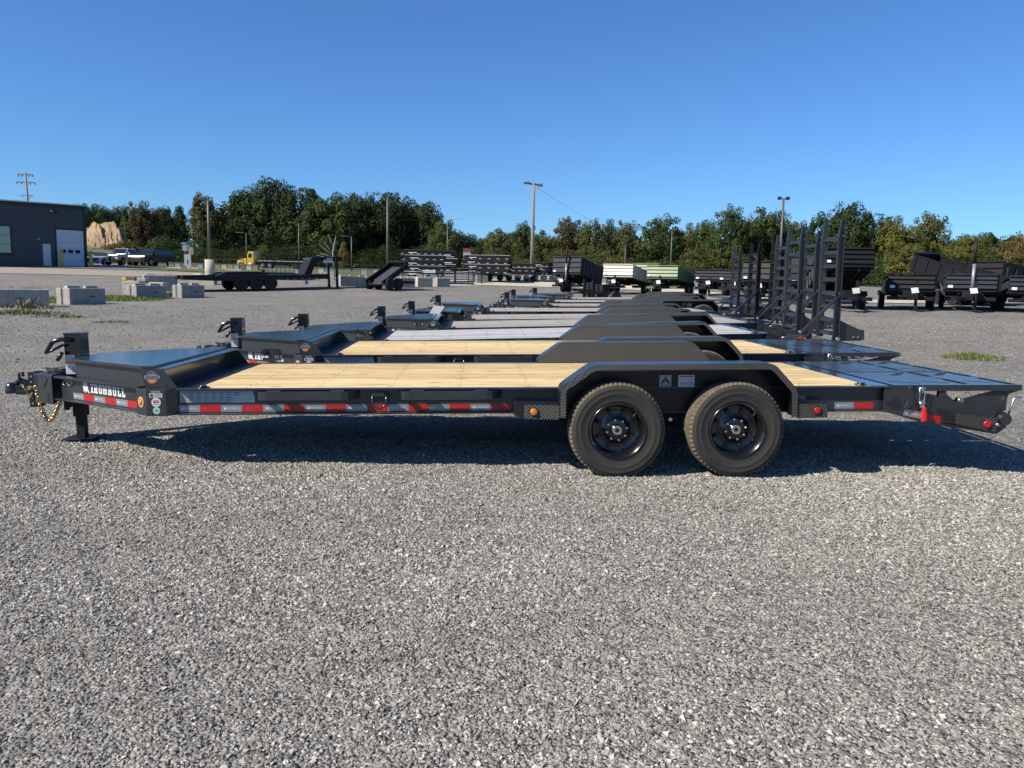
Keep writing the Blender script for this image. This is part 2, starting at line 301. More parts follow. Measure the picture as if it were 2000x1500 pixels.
# loose stones that can be told apart near the camera
def stones(name, n, y0, y1, s0, s1, m, label):
    yy = (y0 ** 1.6 + rng.random(n) * (y1 ** 1.6 - y0 ** 1.6)) ** (1 / 1.6); xx = (rng.random(n) * 2 - 1) * (.70 * yy + .25)
    s = s0 + (s1 - s0) * (yy - y0) / (y1 - y0); pn = np.sin(1.3 * xx + .7 * yy) + np.sin(2.9 * yy - 1.1 * xx + 1) + np.sin(.6 * xx - 3.3 * yy + 2); s = s * np.exp(rng.normal(0, .36, n)) * .5 * (1 + .03 * pn); s = np.minimum(s, .55 * s1 * 1.7); pn_ = pn
    base = np.array([(1, 0, 0), (-1, 0, 0), (0, 1, 0), (0, -1, 0), (0, 0, 1), (0, 0, -1)], float)
    V = base[None] * (0.65 + .7 * rng.random((n, 6, 1))); V = V + rng.normal(0, .22, (n, 6, 3)); V[:, :, 2] *= .62
    a = rng.random(n) * 6.283; c, d = np.cos(a), np.sin(a); tt = rng.normal(0, .5, n); ct, st = np.cos(tt), np.sin(tt)
    X, Y, Z = V[:, :, 0].copy(), V[:, :, 1].copy(), V[:, :, 2].copy()
    Z2 = Z * ct[:, None] + X * st[:, None]; X2 = X * ct[:, None] - Z * st[:, None]
    V[:, :, 0] = X2 * c[:, None] - Y * d[:, None]; V[:, :, 1] = X2 * d[:, None] + Y * c[:, None]; V[:, :, 2] = Z2
    V *= s[:, None, None]; zz = np.array([G(x, y) for x, y in zip(xx, yy)]) if y1 > 7.5 else np.zeros(n)
    V[:, :, 0] += xx[:, None]; V[:, :, 1] += yy[:, None]; V[:, :, 2] += (zz + s * .12 + (micro(xx, yy) if y0 < 7 else 0))[:, None]
    F = np.array([(0, 2, 4), (2, 1, 4), (1, 3, 4), (3, 0, 4), (2, 0, 5), (1, 2, 5), (3, 1, 5), (0, 3, 5)])
    F = (F[None] + (np.arange(n) * 6)[:, None, None]).reshape(-1)
    me = bpy.data.meshes.new(name); me.vertices.add(n * 6); me.vertices.foreach_set('co', V.reshape(-1).astype(np.float32)); me.loops.add(n * 24); me.loops.foreach_set('vertex_index', F.astype(np.int32))
    me.polygons.add(n * 8); me.polygons.foreach_set('loop_start', (np.arange(n * 8) * 3).astype(np.int32)); me.polygons.foreach_set('loop_total', np.full(n * 8, 3, np.int32))
    at_ = me.attributes.new('tone', 'FLOAT', 'POINT'); at_.data.foreach_set('value', np.repeat(np.clip(rng.random(n) * (1 + .05 * pn_), 0, 1), 6).astype(np.float32)); me.shade_flat(); me.update(); me.validate(); me.materials.append(m)
    o = bpy.data.objects.new(name, me); COL.objects.link(o); return tag(o, label, kind='stuff')
stM = bpy.data.materials.new('limestone_chips'); stM.use_nodes = True; t = stM.node_tree; b = t.nodes['Principled BSDF']; b.inputs['Roughness'].default_value = .85; b.inputs['Specular IOR Level'].default_value = .3
an = t.nodes.new('ShaderNodeAttribute'); an.attribute_name = 'tone'; cr = t.nodes.new('ShaderNodeValToRGB'); e = cr.color_ramp.elements
e[0].color = (.13, .118, .10, 1); e[1].color = (.52, .49, .435, 1); e[1].position = 1; x = e.new(.45); x.color = (.275, .256, .222, 1); x = e.new(.8); x.color = (.35, .328, .288, 1)
t.links.new(an.outputs['Fac'], cr.inputs[0]); t.links.new(cr.outputs[0], b.inputs['Base Color'])
stones('gravel', 215000, 2.2, 7.6, .0108, .0175, stM, 'loose grey limestone chips covering the yard in front of the trailers')
st2 = stM.copy(); st2.name = 'distant_chips'; e = [n for n in st2.node_tree.nodes if n.type == 'VALTORGB'][0].color_ramp.elements; e[3].color = (.33, .31, .27, 1); e[2].color = (.26, .243, .212, 1); e[0].color = (.14, .125, .10, 1)
stones('scattered_stone_chips', 34000, 7.5, 30, .018, .036, st2, 'sparser grey stone chips across the yard behind and beside the trailers')

# ================================================================= weeds
blade = mat('weed_leaves', (.10, .13, .035), .8, var=.4, nscale=9); dry = mat('dry_weeds', (.20, .15, .075), .9, var=.4, nscale=9)
def weeds(name, label, cx, cy, rx, ry, n, h, m, group=None):
    mb = MB()
    for i in range(n):
        a, r = random.random() * 6.283, random.random() ** .6; x, y = cx + rx * r * math.cos(a), cy + ry * r * math.sin(a); z = G(x, y)
        hh = h * random.uniform(.3, 1) * (1.15 - r * .8); ang = random.random() * 6.283; w = h * .05 + .004; lx, ly = random.gauss(0, .35) * hh, random.gauss(0, .35) * hh
        u, v = math.cos(ang) * w, math.sin(ang) * w
        mb.add([(x - u, y - v, z), (x + u, y + v, z), (x + u * .7 + lx * .5, y + v * .7 + ly * .5, z + hh * .6), (x + lx, y + ly, z + hh * .95)], [(0, 1, 2, 3)])
        if random.random() < .15: mb.mi = 1
        else: mb.mi = 0
    return tag(mb.build(name, m), label, kind='stuff')
for px, py, D, rx, ry, n, h, t in [(1912, 714, 16.3, .62, .5, 1100, .17, 'green weed tuft growing in the gravel beside the ramps'), (1968, 716, 16.5, .16, .12, 90, .07, 'tiny weed sprig right of the tuft beside the ramps'),
        (40, 622, 24, 1.4, .9, 500, .24, 'dry weeds growing at the yard edge on the far left'), (215, 634, 21.5, .5, .4, 160, .12, 'small weed tuft in open gravel behind the first jack'), (120, 624, 23, .9, .5, 220, .15, 'mixed dry and green weeds left of the small tuft')]:
    p = gpos(px, D); weeds('weeds', t, p.x, p.y, rx, ry, n, h, [blade, dry])
for px, D, rx, n, t in [(92, 31.8, 1.3, 2600, 'bright grass growing in the gap between the two left concrete blocks'), (228, 35, 1.9, 3600, 'bright grass growing behind and between the middle concrete blocks'), (330, 39, .9, 900, 'short grass beside the small concrete block near the gooseneck trailer')]:
    p = gpos(px, D); weeds('grass', t, p.x, p.y, rx, 2.0, n, .28, [mat('bright_grass', (.13, .19, .035), .8, var=.3), blade])
p = gpos(55, 26.6); weeds('dry_weeds', 'reddish dry weed stalks in front of the leftmost concrete block', p.x, p.y, .9, .25, 90, .55, [dry, dry])

# ================================================================= trees
def leafmat():
    m = bpy.data.materials.new('leaves'); m.use_nodes = True; t = m.node_tree; N, L = t.nodes, t.links; b = N['Principled BSDF']; b.inputs['Roughness'].default_value = .75; b.inputs['Specular IOR Level'].default_value = .15
    oi = N.new('ShaderNodeObjectInfo'); an = N.new('ShaderNodeAttribute'); an.attribute_name = 'tone'; mr = N.new('ShaderNodeMapRange'); mr.inputs[3].default_value = .55; mr.inputs[4].default_value = 1.5; L.new(an.outputs['Fac'], mr.inputs[0])
    # some leaves turn towards yellow and rust
    mx = N.new('ShaderNodeMix'); mx.data_type = 'RGBA'; mx.inputs['B'].default_value = (.15, .105, .03, 1); L.new(oi.outputs['Color'], mx.inputs['A'])
    gt = N.new('ShaderNodeMapRange'); gt.inputs[1].default_value = .8; gt.inputs[2].default_value = 1; gt.inputs[4].default_value = .28; L.new(an.outputs['Fac'], gt.inputs[0])
    al = N.new('ShaderNodeMath'); al.operation = 'MULTIPLY'; L.new(gt.outputs[0], al.inputs[0]); L.new(oi.outputs['Alpha'], al.inputs[1]); L.new(al.outputs[0], mx.inputs['Factor'])
    sc = N.new('ShaderNodeVectorMath'); sc.operation = 'SCALE'; L.new(mx.outputs['Result'], sc.inputs[0]); L.new(mr.outputs[0], sc.inputs['Scale']); L.new(sc.outputs[0], b.inputs['Base Color'])
    tr = N.new('ShaderNodeBsdfTranslucent'); L.new(sc.outputs[0], tr.inputs[0]); ms = N.new('ShaderNodeMixShader'); ms.inputs[0].default_value = .28
    L.new(b.outputs[0], ms.inputs[1]); L.new(tr.outputs[0], ms.inputs[2]); L.new(ms.outputs[0], N['Material Output'].inputs[0]); return m
LM = leafmat()
def crown_mesh(nlobe, nleaf, size, shape='round', seed=0, hollow=.35):
    # unit crown: centre at z=0, radius about 1 in x/y, height +-1
    r = np.random.default_rng(seed); d = r.normal(size=(nlobe, 3)); d /= np.linalg.norm(d, axis=1)[:, None]
    rad = hollow + (1 - hollow) * r.random(nlobe) ** .6; c = d * rad[:, None]
    if shape == 'cone': k = (1 - c[:, 2]) / 2; c[:, 0] *= .25 + .9 * k; c[:, 1] *= .25 + .9 * k
    if shape == 'column': c[:, 2] *= 1.0; c[:, 0] *= .9; c[:, 1] *= .9
    if shape == 'open': c *= (.8 + .4 * r.random(nlobe))[:, None]
    ls = (.16 + .16 * r.random(nlobe)) * (1.0 if shape != 'open' else .72)
    li = np.repeat(np.arange(nlobe), nleaf); n = len(li); e = r.normal(size=(n, 3)); e /= np.linalg.norm(e, axis=1)[:, None]
    e[:, 2] *= .85; P = c[li] + e * (ls[li] * (.75 + .33 * r.random(n)))[:, None]
    nrm = e * .8 + r.normal(size=(n, 3)) * .5 + d[li] * .5 + np.array([0, 0, .35]); nrm /= np.linalg.norm(nrm, axis=1)[:, None]
    up = r.normal(size=(n, 3)); a = np.cross(nrm, up); a /= np.linalg.norm(a, axis=1)[:, None]; b = np.cross(nrm, a); s = size * (.6 + .8 * r.random(n)); s = s[:, None]
    Q = np.stack([P - a * s, P - b * s * .62, P + a * s, P + b * s * .62], 1)
    me = bpy.data.meshes.new('crown'); me.vertices.add(n * 4); me.vertices.foreach_set('co', Q.reshape(-1).astype(np.float32)); me.loops.add(n * 4); me.loops.foreach_set('vertex_index', np.arange(n * 4, dtype=np.int32))
    me.polygons.add(n); me.polygons.foreach_set('loop_start', (np.arange(n) * 4).astype(np.int32)); me.polygons.foreach_set('loop_total', np.full(n, 4, np.int32))
    tone = np.clip(.5 * r.random(nlobe)[li] + .5 * r.random(n), 0, 1); at_ = me.attributes.new('tone', 'FLOAT', 'POINT'); at_.data.foreach_set('value', np.repeat(tone, 4).astype(np.float32)); me.update(); me.materials.append(LM); return me
CR = {'round': [crown_mesh(95, 140, .040, 'round', s, .5) for s in (1, 2, 3)], 'cone': [crown_mesh(110, 85, .045, 'cone', s) for s in (4, 5)], 'open': [crown_mesh(150, 72, .038, 'open', s, .15) for s in (6, 7, 8)], 'column': [crown_mesh(120, 70, .055, 'column', s) for s in (9,)]}
def trunk_mesh(seed):
    random.seed(seed); mb = MB(); mb.tube([(0, 0, -1), (.02, 0, 0), (.03, .02, .5), (0, .03, 1.2)], [.055, .045, .035, .01], 7)
    for i in range(9):
        a = random.random() * 6.28; z = random.uniform(-.2, .7); L = random.uniform(.4, .85)
        mb.tube([(.02, 0, z), (.4 * L * math.cos(a), .4 * L * math.sin(a), z + .2), (L * math.cos(a), L * math.sin(a), z + .5)], [.022, .014, .004], 5)
    o = mb.build('trunk', MT['bark']); me = o.data; bpy.data.objects.remove(o); return me
TRK = [trunk_mesh(s) for s in (1, 2, 3)]
tcount = [0]
def tree(px, top, w, D, kind, col, fall, label, base=.16, cat='tree', group=None, name='tree'):
    """px: middle, top: skyline pixel, w: width in pixels, D: distance; real sizes follow from the distance"""
    g = gpos(px, D); H = hat(px, top, D) - g.z; Wd = w * D / FPX; i = tcount[0]; tcount[0] += 1
    t = thing(name, label, cat, g, (0, 0, i * 1.7), group)
    zc = H * (1 + base) / 2; hh = H * (1 - base) / 2
    c = bpy.data.objects.new('crown', CR[kind][i % len(CR[kind])]); COL.objects.link(c); c.parent = t; c.location = (0, 0, zc); c.scale = (Wd / 2 * 1.05, Wd / 2 * 1.05, hh * 1.03); c.color = (*col, fall)
    k = bpy.data.objects.new('trunk', TRK[i % 3]); COL.objects.link(k); k.parent = t; k.location = (0, 0, H * .42); k.scale = (H * .42 * .8, H * .42 * .8, H * .42)
    return t
DG, MG, YG, OL, RU, OR = (.040, .060, .018), (.058, .084, .024), (.128, .130, .028), (.094, .098, .030), (.090, .070, .032), (.155, .115, .040)
TL = [  # px, top, width, distance, crown, colour, turning, words
 (176, 400, 60, 190, 'round', DG, .2, 'dark round tree right behind the corner of the metal building'), (206, 406, 50, 200, 'round', MG, .4, 'green tree above the left end of the sand mound'),
 (236, 409, 46, 205, 'round', MG, .4, 'dull green tree above the right end of the sand mound'), (262, 404, 46, 160, 'column', MG, .5, 'upright green tree right of the sand mound'),
 (290, 392, 64, 150, 'open', RU, 1, 'half bare brownish tree right of the sand mound'), (326, 402, 60, 165, 'cone', DG, .2, 'dark pointed tree between the brownish tree and the vine-covered tree'),
 (356, 408, 50, 175, 'cone', DG, .2, 'dark spruce left of the vine-covered tree'), (400, 380, 52, 125, 'column', OL, .7, 'tall narrow vine-covered tree behind the leftmost lamp post'),
 (430, 425, 60, 140, 'cone', DG, .2, 'dark conifer between the vine-covered tree and the big oaks'), (462, 396, 60, 150, 'cone', DG, .1, 'pointed dark tree at the left shoulder of the big oaks'),
 (492, 366, 90, 128, 'round', DG, .2, 'leftmost of the big dark oaks behind the yellow truck'), (538, 358, 96, 126, 'round', DG, .2, 'tallest big dark oak with the highest crown of the row'),
 (592, 370, 96, 124, 'round', DG, .2, 'big dark oak just right of the tallest one'), (648, 384, 100, 120, 'round', MG, .2, 'broad oak with lighter clumps behind the dead tree'),
 (700, 386, 90, 122, 'round', DG, .1, 'dark oak left of the tall metal post'), (752, 378, 84, 124, 'round', DG, .1, 'dark oak right behind the tall metal post'), (796, 392, 70, 128, 'round', DG, .1, 'dark oak with a lumpy top right of the tall metal post'),
 (836, 402, 60, 126, 'round', DG, .2, 'smaller dark oak at the right end of the tall row'), (868, 432, 60, 122, 'round', MG, .2, 'green tree sloping down at the right end of the oaks'),
 (872, 450, 66, 95, 'round', MG, .1, 'bright green bushy tree behind the stacked dump bodies'), (912, 462, 60, 125, 'round', DG, .1, 'low dark tree behind the red and white sign'),
 (945, 468, 50, 150, 'round', OL, .6, 'low distant tree in the dip of the skyline'), (978, 450, 64, 118, 'round', OL, .8, 'pale olive round tree left of the wooden pole'),
 (925, 486, 44, 100, 'open', RU, 1, 'small rusty tree right of the red and white sign'), (1022, 432, 52, 112, 'open', MG, .4, 'slim tree just left of the wooden pole'),
 (1062, 448, 60, 108, 'open', OL, .8, 'olive tree just right of the wooden pole'), (1108, 430, 70, 112, 'open', RU, .9, 'reddish topped tree behind the charcoal dump trailer'),
 (1150, 428, 56, 106, 'open', OL, .9, 'yellowish tree behind the cream dump trailer'), (1188, 426, 56, 110, 'open', MG, .6, 'green tree above the cream dump trailer'),
 (1226, 438, 56, 106, 'open', OL, .9, 'sparse olive tree between the cream and green dump trailers'), (1284, 420, 84, 104, 'open', MG, .4, 'tall feathery green tree above the green dump trailer'),
 (1336, 434, 60, 108, 'open', OL, .6, 'olive green tree right of the feathery one'), (1376, 436, 56, 106, 'round', MG, .5, 'green tree left of the tall light-leaved one'),
 (1422, 402, 76, 96, 'open', MG, .3, 'tall light-leaved tree behind the two slim ladder ramps'), (1474, 404, 76, 98, 'open', MG, .7, 'tall rust-tipped tree behind the dark ladder ramps'),
 (1512, 420, 60, 100, 'round', MG, .4, 'dense green tree beneath the twin-headed lamp'), (1556, 434, 60, 130, 'round', OL, .5, 'low tree between the ladder ramps'),
 (1604, 420, 70, 98, 'round', DG, .4, 'dark round tree left of the tallest ramp'), (1648, 405, 84, 94, 'round', DG, .3, 'highest dark round tree behind the tallest ramp'),
 (1698, 416, 84, 98, 'round', DG, .3, 'dark tree behind the raised dump body'), (1752, 420, 76, 90, 'open', YG, .8, 'yellow-green tree left of the tilted dump bed'),
 (1806, 422, 84, 92, 'open', OL, .9, 'olive and rust tree above the tilted dump bed'), (1768, 475, 76, 76, 'round', YG, .7, 'low yellow-green tree behind the low flat dump bed'),
 (1858, 468, 56, 84, 'open', YG, 1, 'yellow tree right of the tilted dump bed'), (1884, 464, 60, 90, 'round', YG, 1, 'golden tree behind the double headboard'), (1912, 455, 60, 120, 'round', MG, .5, 'distant green tree on the right skyline'),
 (1950, 470, 70, 88, 'open', OR, 1, 'orange-brown tree behind the rightmost trailers'), (1990, 462, 70, 92, 'open', OR, 1, 'orange tree at the right edge of the treeline'), (1962, 462, 60, 150, 'round', DG, .2, 'dark distant tree behind the orange ones'),
 (2040, 455, 90, 95, 'round', OR, 1, 'orange-tinged tree beyond the right edge')]
for a in TL:
    if a[0] < 2020: tree(*a[:8])
# dark second row and underbrush that closes the gaps
def mass(name, label, x0, x1, D, top, col, fall, seed, base_py=None, dens=1.0, gap=34):
    n = int((x1 - x0) / gap * dens) + 1; V = []; T = []
    src = CR['round'][seed % 3]; nv = len(src.vertices); co = np.empty(nv * 3, np.float32); src.vertices.foreach_get('co', co); co = co.reshape(-1, 3); tn = np.empty(nv, np.float32); src.attributes['tone'].data.foreach_get('value', tn)
    sel = np.arange(nv // 4); r = np.random.default_rng(seed)
    for i in range(n):
        px = x0 + (x1 - x0) * (i + .5) / n; Di = D + r.uniform(-4, 4); g = gpos(px, Di); tp = top(px) if callable(top) else top; tp = tp + (12 if name == 'undergrowth' else 4) * (math.sin(px * .071 + seed) + .6 * math.sin(px * .023 + 2 * seed) + .5 * math.sin(px * .19)); H = (hat(px, tp, Di) - g.z) * r.uniform(.86, 1.02); w = gap * Di / FPX * r.uniform(.8, 1.25)
        s = r.choice(sel, int(len(sel) * .30), replace=False); q = (s[:, None] * 4 + np.arange(4)).reshape(-1); c = co[q].copy(); ctr = c.reshape(-1, 4, 3).mean(1).repeat(4, 0); c = ctr + (c - ctr) * 1.0
        a = r.random() * 6.28; x = c[:, 0] * math.cos(a) - c[:, 1] * math.sin(a); y = c[:, 0] * math.sin(a) + c[:, 1] * math.cos(a)
        lo = c - ctr; cx = ctr[:, 0] * math.cos(a) - ctr[:, 1] * math.sin(a); cy = ctr[:, 0] * math.sin(a) + ctr[:, 1] * math.cos(a)
        ls = min(max(H * .7, 1.6), 6); V.append(np.stack([g.x + cx * w + lo[:, 0] * ls, Di + cy * 3 + lo[:, 1] * ls, g.z + H * .5 + ctr[:, 2] * H * .52 + lo[:, 2] * ls], 1)); T.append(tn[q])
    V = np.concatenate(V); T = np.concatenate(T); m = len(V) // 4; me = bpy.data.meshes.new(name); me.vertices.add(m * 4); me.vertices.foreach_set('co', V.reshape(-1).astype(np.float32)); me.loops.add(m * 4); me.loops.foreach_set('vertex_index', np.arange(m * 4, dtype=np.int32))
    me.polygons.add(m); me.polygons.foreach_set('loop_start', (np.arange(m) * 4).astype(np.int32)); me.polygons.foreach_set('loop_total', np.full(m, 4, np.int32)); a_ = me.attributes.new('tone', 'FLOAT', 'POINT'); a_.data.foreach_set('value', T); me.update(); me.materials.append(LM)
    o = bpy.data.objects.new(name, me); COL.objects.link(o); o.color = (*col, fall); return tag(o, label, kind='stuff')
mass('woods', 'dark woods behind the big oaks', 420, 900, 136, lambda p: 400 if p < 840 else 446, DG, .1, 1)
mass('woods', 'dark undergrowth along the foot of the big oaks', 330, 920, 116, 482, (.036, .055, .017), .15, 2, gap=30)
mass('woods', 'mixed woods behind the right treeline', 930, 1500, 126, 462, OL, .6, 0, gap=30)
mass('woods', 'mixed woods behind the ramps and raised dump bodies', 1500, 2100, 122, 458, MG, .6, 1, gap=30)
mass('undergrowth', 'olive undergrowth below the right treeline', 930, 1540, 96, 500, OL, .5, 2, gap=30)
mass('undergrowth', 'green undergrowth below the far right treeline', 1540, 2100, 86, 498, MG, .5, 1, gap=30)
mass('undergrowth', 'bushes at the foot of the sand mound', 178, 262, 128, 484, OL, .6, 0, gap=14)
mass('undergrowth', 'scrub between the mound and the vine-covered tree', 262, 440, 122, 474, MG, .4, 1, gap=26)
mass('woods', 'distant woods on the rise behind the sand mound', 150, 330, 215, 414, MG, .3, 2, gap=20)
from mathutils import noise
# grassy rise and sand mound
mb = MB(); rows = []
for j, (D, zz) in enumerate([(112, 0), (122, 1.4), (140, 3.4), (170, 6), (215, 9)]):
    for i in range(13): px = 120 + i * 17; X = (px - 1000) / FPX * D; rows.append((X, D, G(X, D) + .1 + zz * max(0, 1 - (i / 12) ** 3)))
mb.add(rows, [(j * 13 + i, j * 13 + i + 1, (j + 1) * 13 + i + 1, (j + 1) * 13 + i) for j in range(4) for i in range(12)], True); tag(mb.build('hillside', grassD), kind='structure')
mb = MB(); nu, nv = 60, 26; rows = []
prof = [(172, 462), (178, 447), (190, 437), (205, 434), (222, 436), (238, 440), (246, 452), (256, 470), (264, 484)]
def skyl(px):
    for (a, b), (c, d) in zip(prof, prof[1:]):
        if a <= px <= c: return b + (d - b) * (px - a) / (c - a)
    return 486
for j in range(nv + 1):
    for i in range(nu + 1):
        px = 172 + 92 * i / nu; s = j / nv; D = 128 + 15 * s; X = (px - 1000) / FPX * D; g = hat(px, 484, 131); tp = hat(px, skyl(px), 142); f = min(1, s * 1.12) ** 1.15
        gul = 1.2 * noise.fractal(Vector((px * .055 + s * 1.2, s * 1.4, 3)), 1, 2, 5)
        rows.append((X, D + gul * (1 - s), g - .3 + (tp - g + .3) * f + gul * 1.1 * s * (1.15 - s) * 2 + .35 * noise.fractal(Vector((px * .3, s * 9, 1)), 1, 2, 4)))
mb.add(rows, [(j * (nu + 1) + i, j * (nu + 1) + i + 1, (j + 1) * (nu + 1) + i + 1, (j + 1) * (nu + 1) + i) for j in range(nv) for i in range(nu)], True)
tag(mb.build('sand_mound', MT['sand']), kind='structure')
# dead tree
g = gpos(652, 108); t = thing('dead_tree', 'leafless pale dead tree standing in front of the oaks', 'tree', g); Hh = hat(652, 460, 108) - g.z
mb = MB(); mb.tube([(0, 0, 0), (-.1, 0, Hh * .5), (.15, 0, Hh * .8), (.35, 0, Hh)], [.11, .09, .06, .02], 6); mb.build('trunk', MT['pale'], t)
for k, (z, dx, dz) in enumerate([(.45, -1.4, 1.7), (.62, -.7, 1.9), (.35, -2.0, .6), (.55, .6, 1.4), (.3, -2.4, .5), (.4, -1.9, 1.4)]):
    MB().tube([(0, 0, Hh * z), (dx * .5, .1, Hh * z + dz * .45), (dx, .2, Hh * z + dz)], [.035, .022, .008], 5).build('limb', MT['pale'], t)
tree(672, 472, 26, 106, 'cone', OR, 1, 'small slender orange autumn tree beside the dead tree', base=.05)
tree(515, 480, 30, 104, 'open', YG, .4, 'small yellow-green tree between the yellow truck and the mesh gate trailer', base=.05)
# ================================================================= lettering in slab capitals
SL = {'I': (4, [(0, 0, 4, 1.3), (0, 5.7, 4, 7), (1, 0, 3, 7)]),
 'R': (6, [(0, 0, 3, 1.3), (.5, 0, 2.4, 7), (0, 5.7, 4.6, 7), (3.3, 3.6, 5.2, 6.5), (2, 2.8, 4.6, 4.1), (3.3, 0, 5, 3.2), (3.3, 0, 5.8, 1.3)]),
 'O': (5.4, [(.2, .8, 2, 6.2), (3.3, .8, 5.1, 6.2), (.8, 0, 4.5, 1.3), (.8, 5.7, 4.5, 7)]),
 'N': (6.4, [(0, 0, 2.7, 1.2), (.5, 0, 2, 7), (0, 5.8, 2.2, 7), (4.2, 0, 5.7, 7), (3.5, 5.8, 6.3, 7), (1.7, 4.2, 2.9, 6.6), (2.4, 2.8, 3.6, 5.2), (3.1, 1.2, 4.3, 3.8), (3.7, 0, 4.6, 2)]),
 'B': (5.7, [(0, 0, 4.6, 1.3), (.5, 0, 2.3, 7), (0, 5.7, 4.4, 7), (3.5, 4, 5.1, 6.4), (1, 3, 4.6, 4.2), (3.6, .6, 5.4, 3.2)]),
 'U': (6, [(0, 5.8, 2.7, 7), (.5, .8, 2.2, 7), (.9, 0, 4.8, 1.3), (3.6, .8, 5.1, 7), (3.2, 5.8, 5.8, 7)]),
 'L': (5, [(0, 5.8, 3, 7), (.6, 0, 2.4, 7), (0, 0, 4.8, 1.3), (3.5, 0, 4.8, 2.6)])}
def slab(mb, word, M, h):
    k = h / 7; x = 0
    for ch in word:
        w, rs = SL[ch]
        for i, (a, b, c, d) in enumerate(rs):
            mb.add([M @ Vector(((x + u) * k, v * k, .0004 * i)) for u, v in ((a, b), (c, b), (c, d), (a, d))], [(0, 1, 2, 3)])
        x += w + .5
    return x * k
BULL = [(.0, .62), (.10, .70), (.05, .95), (.22, .80), (.34, .86), (.46, .80), (.60, 1.02), (.66, .78), (.62, .62), (.74, .66), (.80, .56), (.70, .48), (.78, .30), (.98, .0), (.80, .04), (.66, .22), (.52, .04), (.44, .20), (.36, .0), (.28, .22), (.12, .06), (.16, .26), (.02, .10), (.10, .40), (.02, .44)]
def bull(mb, M, h): mb.add([M @ Vector((x * h, y * h, 0)) for x, y in BULL], [list(range(len(BULL)))])
def frame_on(p, u, n):     # local frame: x along u, y up, z = outward normal n
    u, n = Vector(u).normalized(), Vector(n).normalized(); v = n.cross(u); M = Matrix((u, v, n)).transposed().to_4x4(); M.translation = Vector(p); return M
def disc(mb, M, r, z=0, n=24):
    mb.add([M @ Vector((r * math.cos(6.2832 * i / n), r * math.sin(6.2832 * i / n), z)) for i in range(n)], [list(range(n))])
def rect(mb, M, x0, x1, y0, y1, z=0): mb.add([M @ Vector((x0, y0, z)), M @ Vector((x1, y0, z)), M @ Vector((x1, y1, z)), M @ Vector((x0, y1, z))], [(0, 1, 2, 3)])
def arcs(poly, r, n=5):      # round the inner corners of an open polyline
    out = [poly[0]]
    for a, b, c in zip(poly, poly[1:], poly[2:]):
        A, B, Cc = Vector(a), Vector(b), Vector(c); d1, d2 = (A - B).normalized(), (Cc - B).normalized(); k = min(r, (A - B).length * .45, (Cc - B).length * .45)
        for i in range(n + 1): t = i / n; p = (B + d1 * k) * (1 - t) ** 2 + B * 2 * t * (1 - t) + (B + d2 * k) * t * t; out.append((p.x, p.y))
    out.append(poly[-1]); return out
def offset(poly, d):
    out = []
    for i, p in enumerate(poly):
        a, b = Vector(poly[max(i - 1, 0)]), Vector(poly[min(i + 1, len(poly) - 1)]); t = (b - a).normalized(); out.append((p[0] + t.y * d, p[1] - t.x * d))
    return out

def wheel(parent, x, y, side, R=.39, wdt=.235, rim='blk'):
    """side -1: outer face towards -y; centre of the tyre at (x, y, R)"""
    s = side; h = wdt / 2; NT = 192
    def tread(r0, dep): return lambda k: r0 - (dep if (k % 3 == 0) else 0)
    mb = MB()
    prof = [(.225, -h * .78), (.235, -h * .92), (.245, -h * .97), (.25, -h * .955), (.27, -h * 1.0), (.298, -h * 1.015), (.301, -h * 1.03), (.304, -h * 1.02), (.32, -h * 1.02), (.340, -h * 1.01), (.343, -h * 1.02), (.346, -h * 1.0), (.358, -h * .965), (tread(.373, .004), -h * .91), (tread(.386, .011), -h * .80), (tread(.390, .012), -h * .56)]
    for g in (-.5, -.12, .12, .5): prof += [(.390, h * g - .004), (.382, h * g - .003), (.382, h * g + .003), (.390, h * g + .004)]
    prof += [(tread(.390, .012), h * .56), (tread(.386, .011), h * .80), (tread(.373, .004), h * .91), (.358, h * .965), (.346, h), (.32, h * 1.02), (.27, h), (.25, h * .955), (.235, h * .92), (.225, h * .78)]
    prof = [(r, t * (-s)) for r, t in prof]
    mb.lathe(prof, (0, 0, 0), 'y', NT); 
    n0 = len(mb.f)
    for j in range(len(prof) - 1):
        if 13 <= j <= len(prof) - 9:
            for k in range(NT): mb.m[j * NT + k] = 1; mb.sm[j * NT + k] = False
    ty = mb.build('wheel', [MT['rubber'], MT['dust']], parent, (x, y, R))
    f = s * h
    mb = MB(); mb.lathe([(.236, f * .93), (.232, f * 1.00), (.222, f * 1.0), (.216, f * .86), (.205, f * .80), (.198, f * .45), (.192, f * .10), (.185, f * .02), (.10, f * .12), (.085, f * .30), (.075, f * .32), (0, f * .32)], (0, 0, 0), 'y', 48)
    mb.build('rim', MT[rim], ty)
    mb = MB()
    for i in range(8):
        a = 6.2832 * (i + .5) / 8; c = Vector((.145 * math.cos(a), f * .10, .145 * math.sin(a))); mb.cyl(c, c + Vector((0, s * .006, 0)), .021, 10)
    mb.build('rim_vent', MT['wire'], ty)
    mb = MB(); mb.cyl((0, f * .3, 0), (0, f * .55, 0), .050, 20, .046).cyl((0, f * .55, 0), (0, f * .62, 0), .046, 20, .036).build('hub_cap', MT['chrome'], ty)
    MB().cyl((0, f * .61, 0), (0, f * .635, 0), .018, 12).build('hub_plug', MT['blkm'], ty)
    base = None
    for i in range(8):
        a = 6.2832 * i / 8 + .2
        if base is None: base = MB().cyl((0, 0, 0), (0, s * .028, 0), .0115, 6, .0095).build('lug_nut', MT['chrome'], ty); o = base
        else: o = base.copy(); COL.objects.link(o)
        o.location = (.083 * math.cos(a), f * .31, .083 * math.sin(a))
    MB().cyl((.21 * .7, f * .86, .21 * .7), (.17 * .7, f * .98, .17 * .7), .006, 6).build('valve', MT['wire'], ty)
    return ty

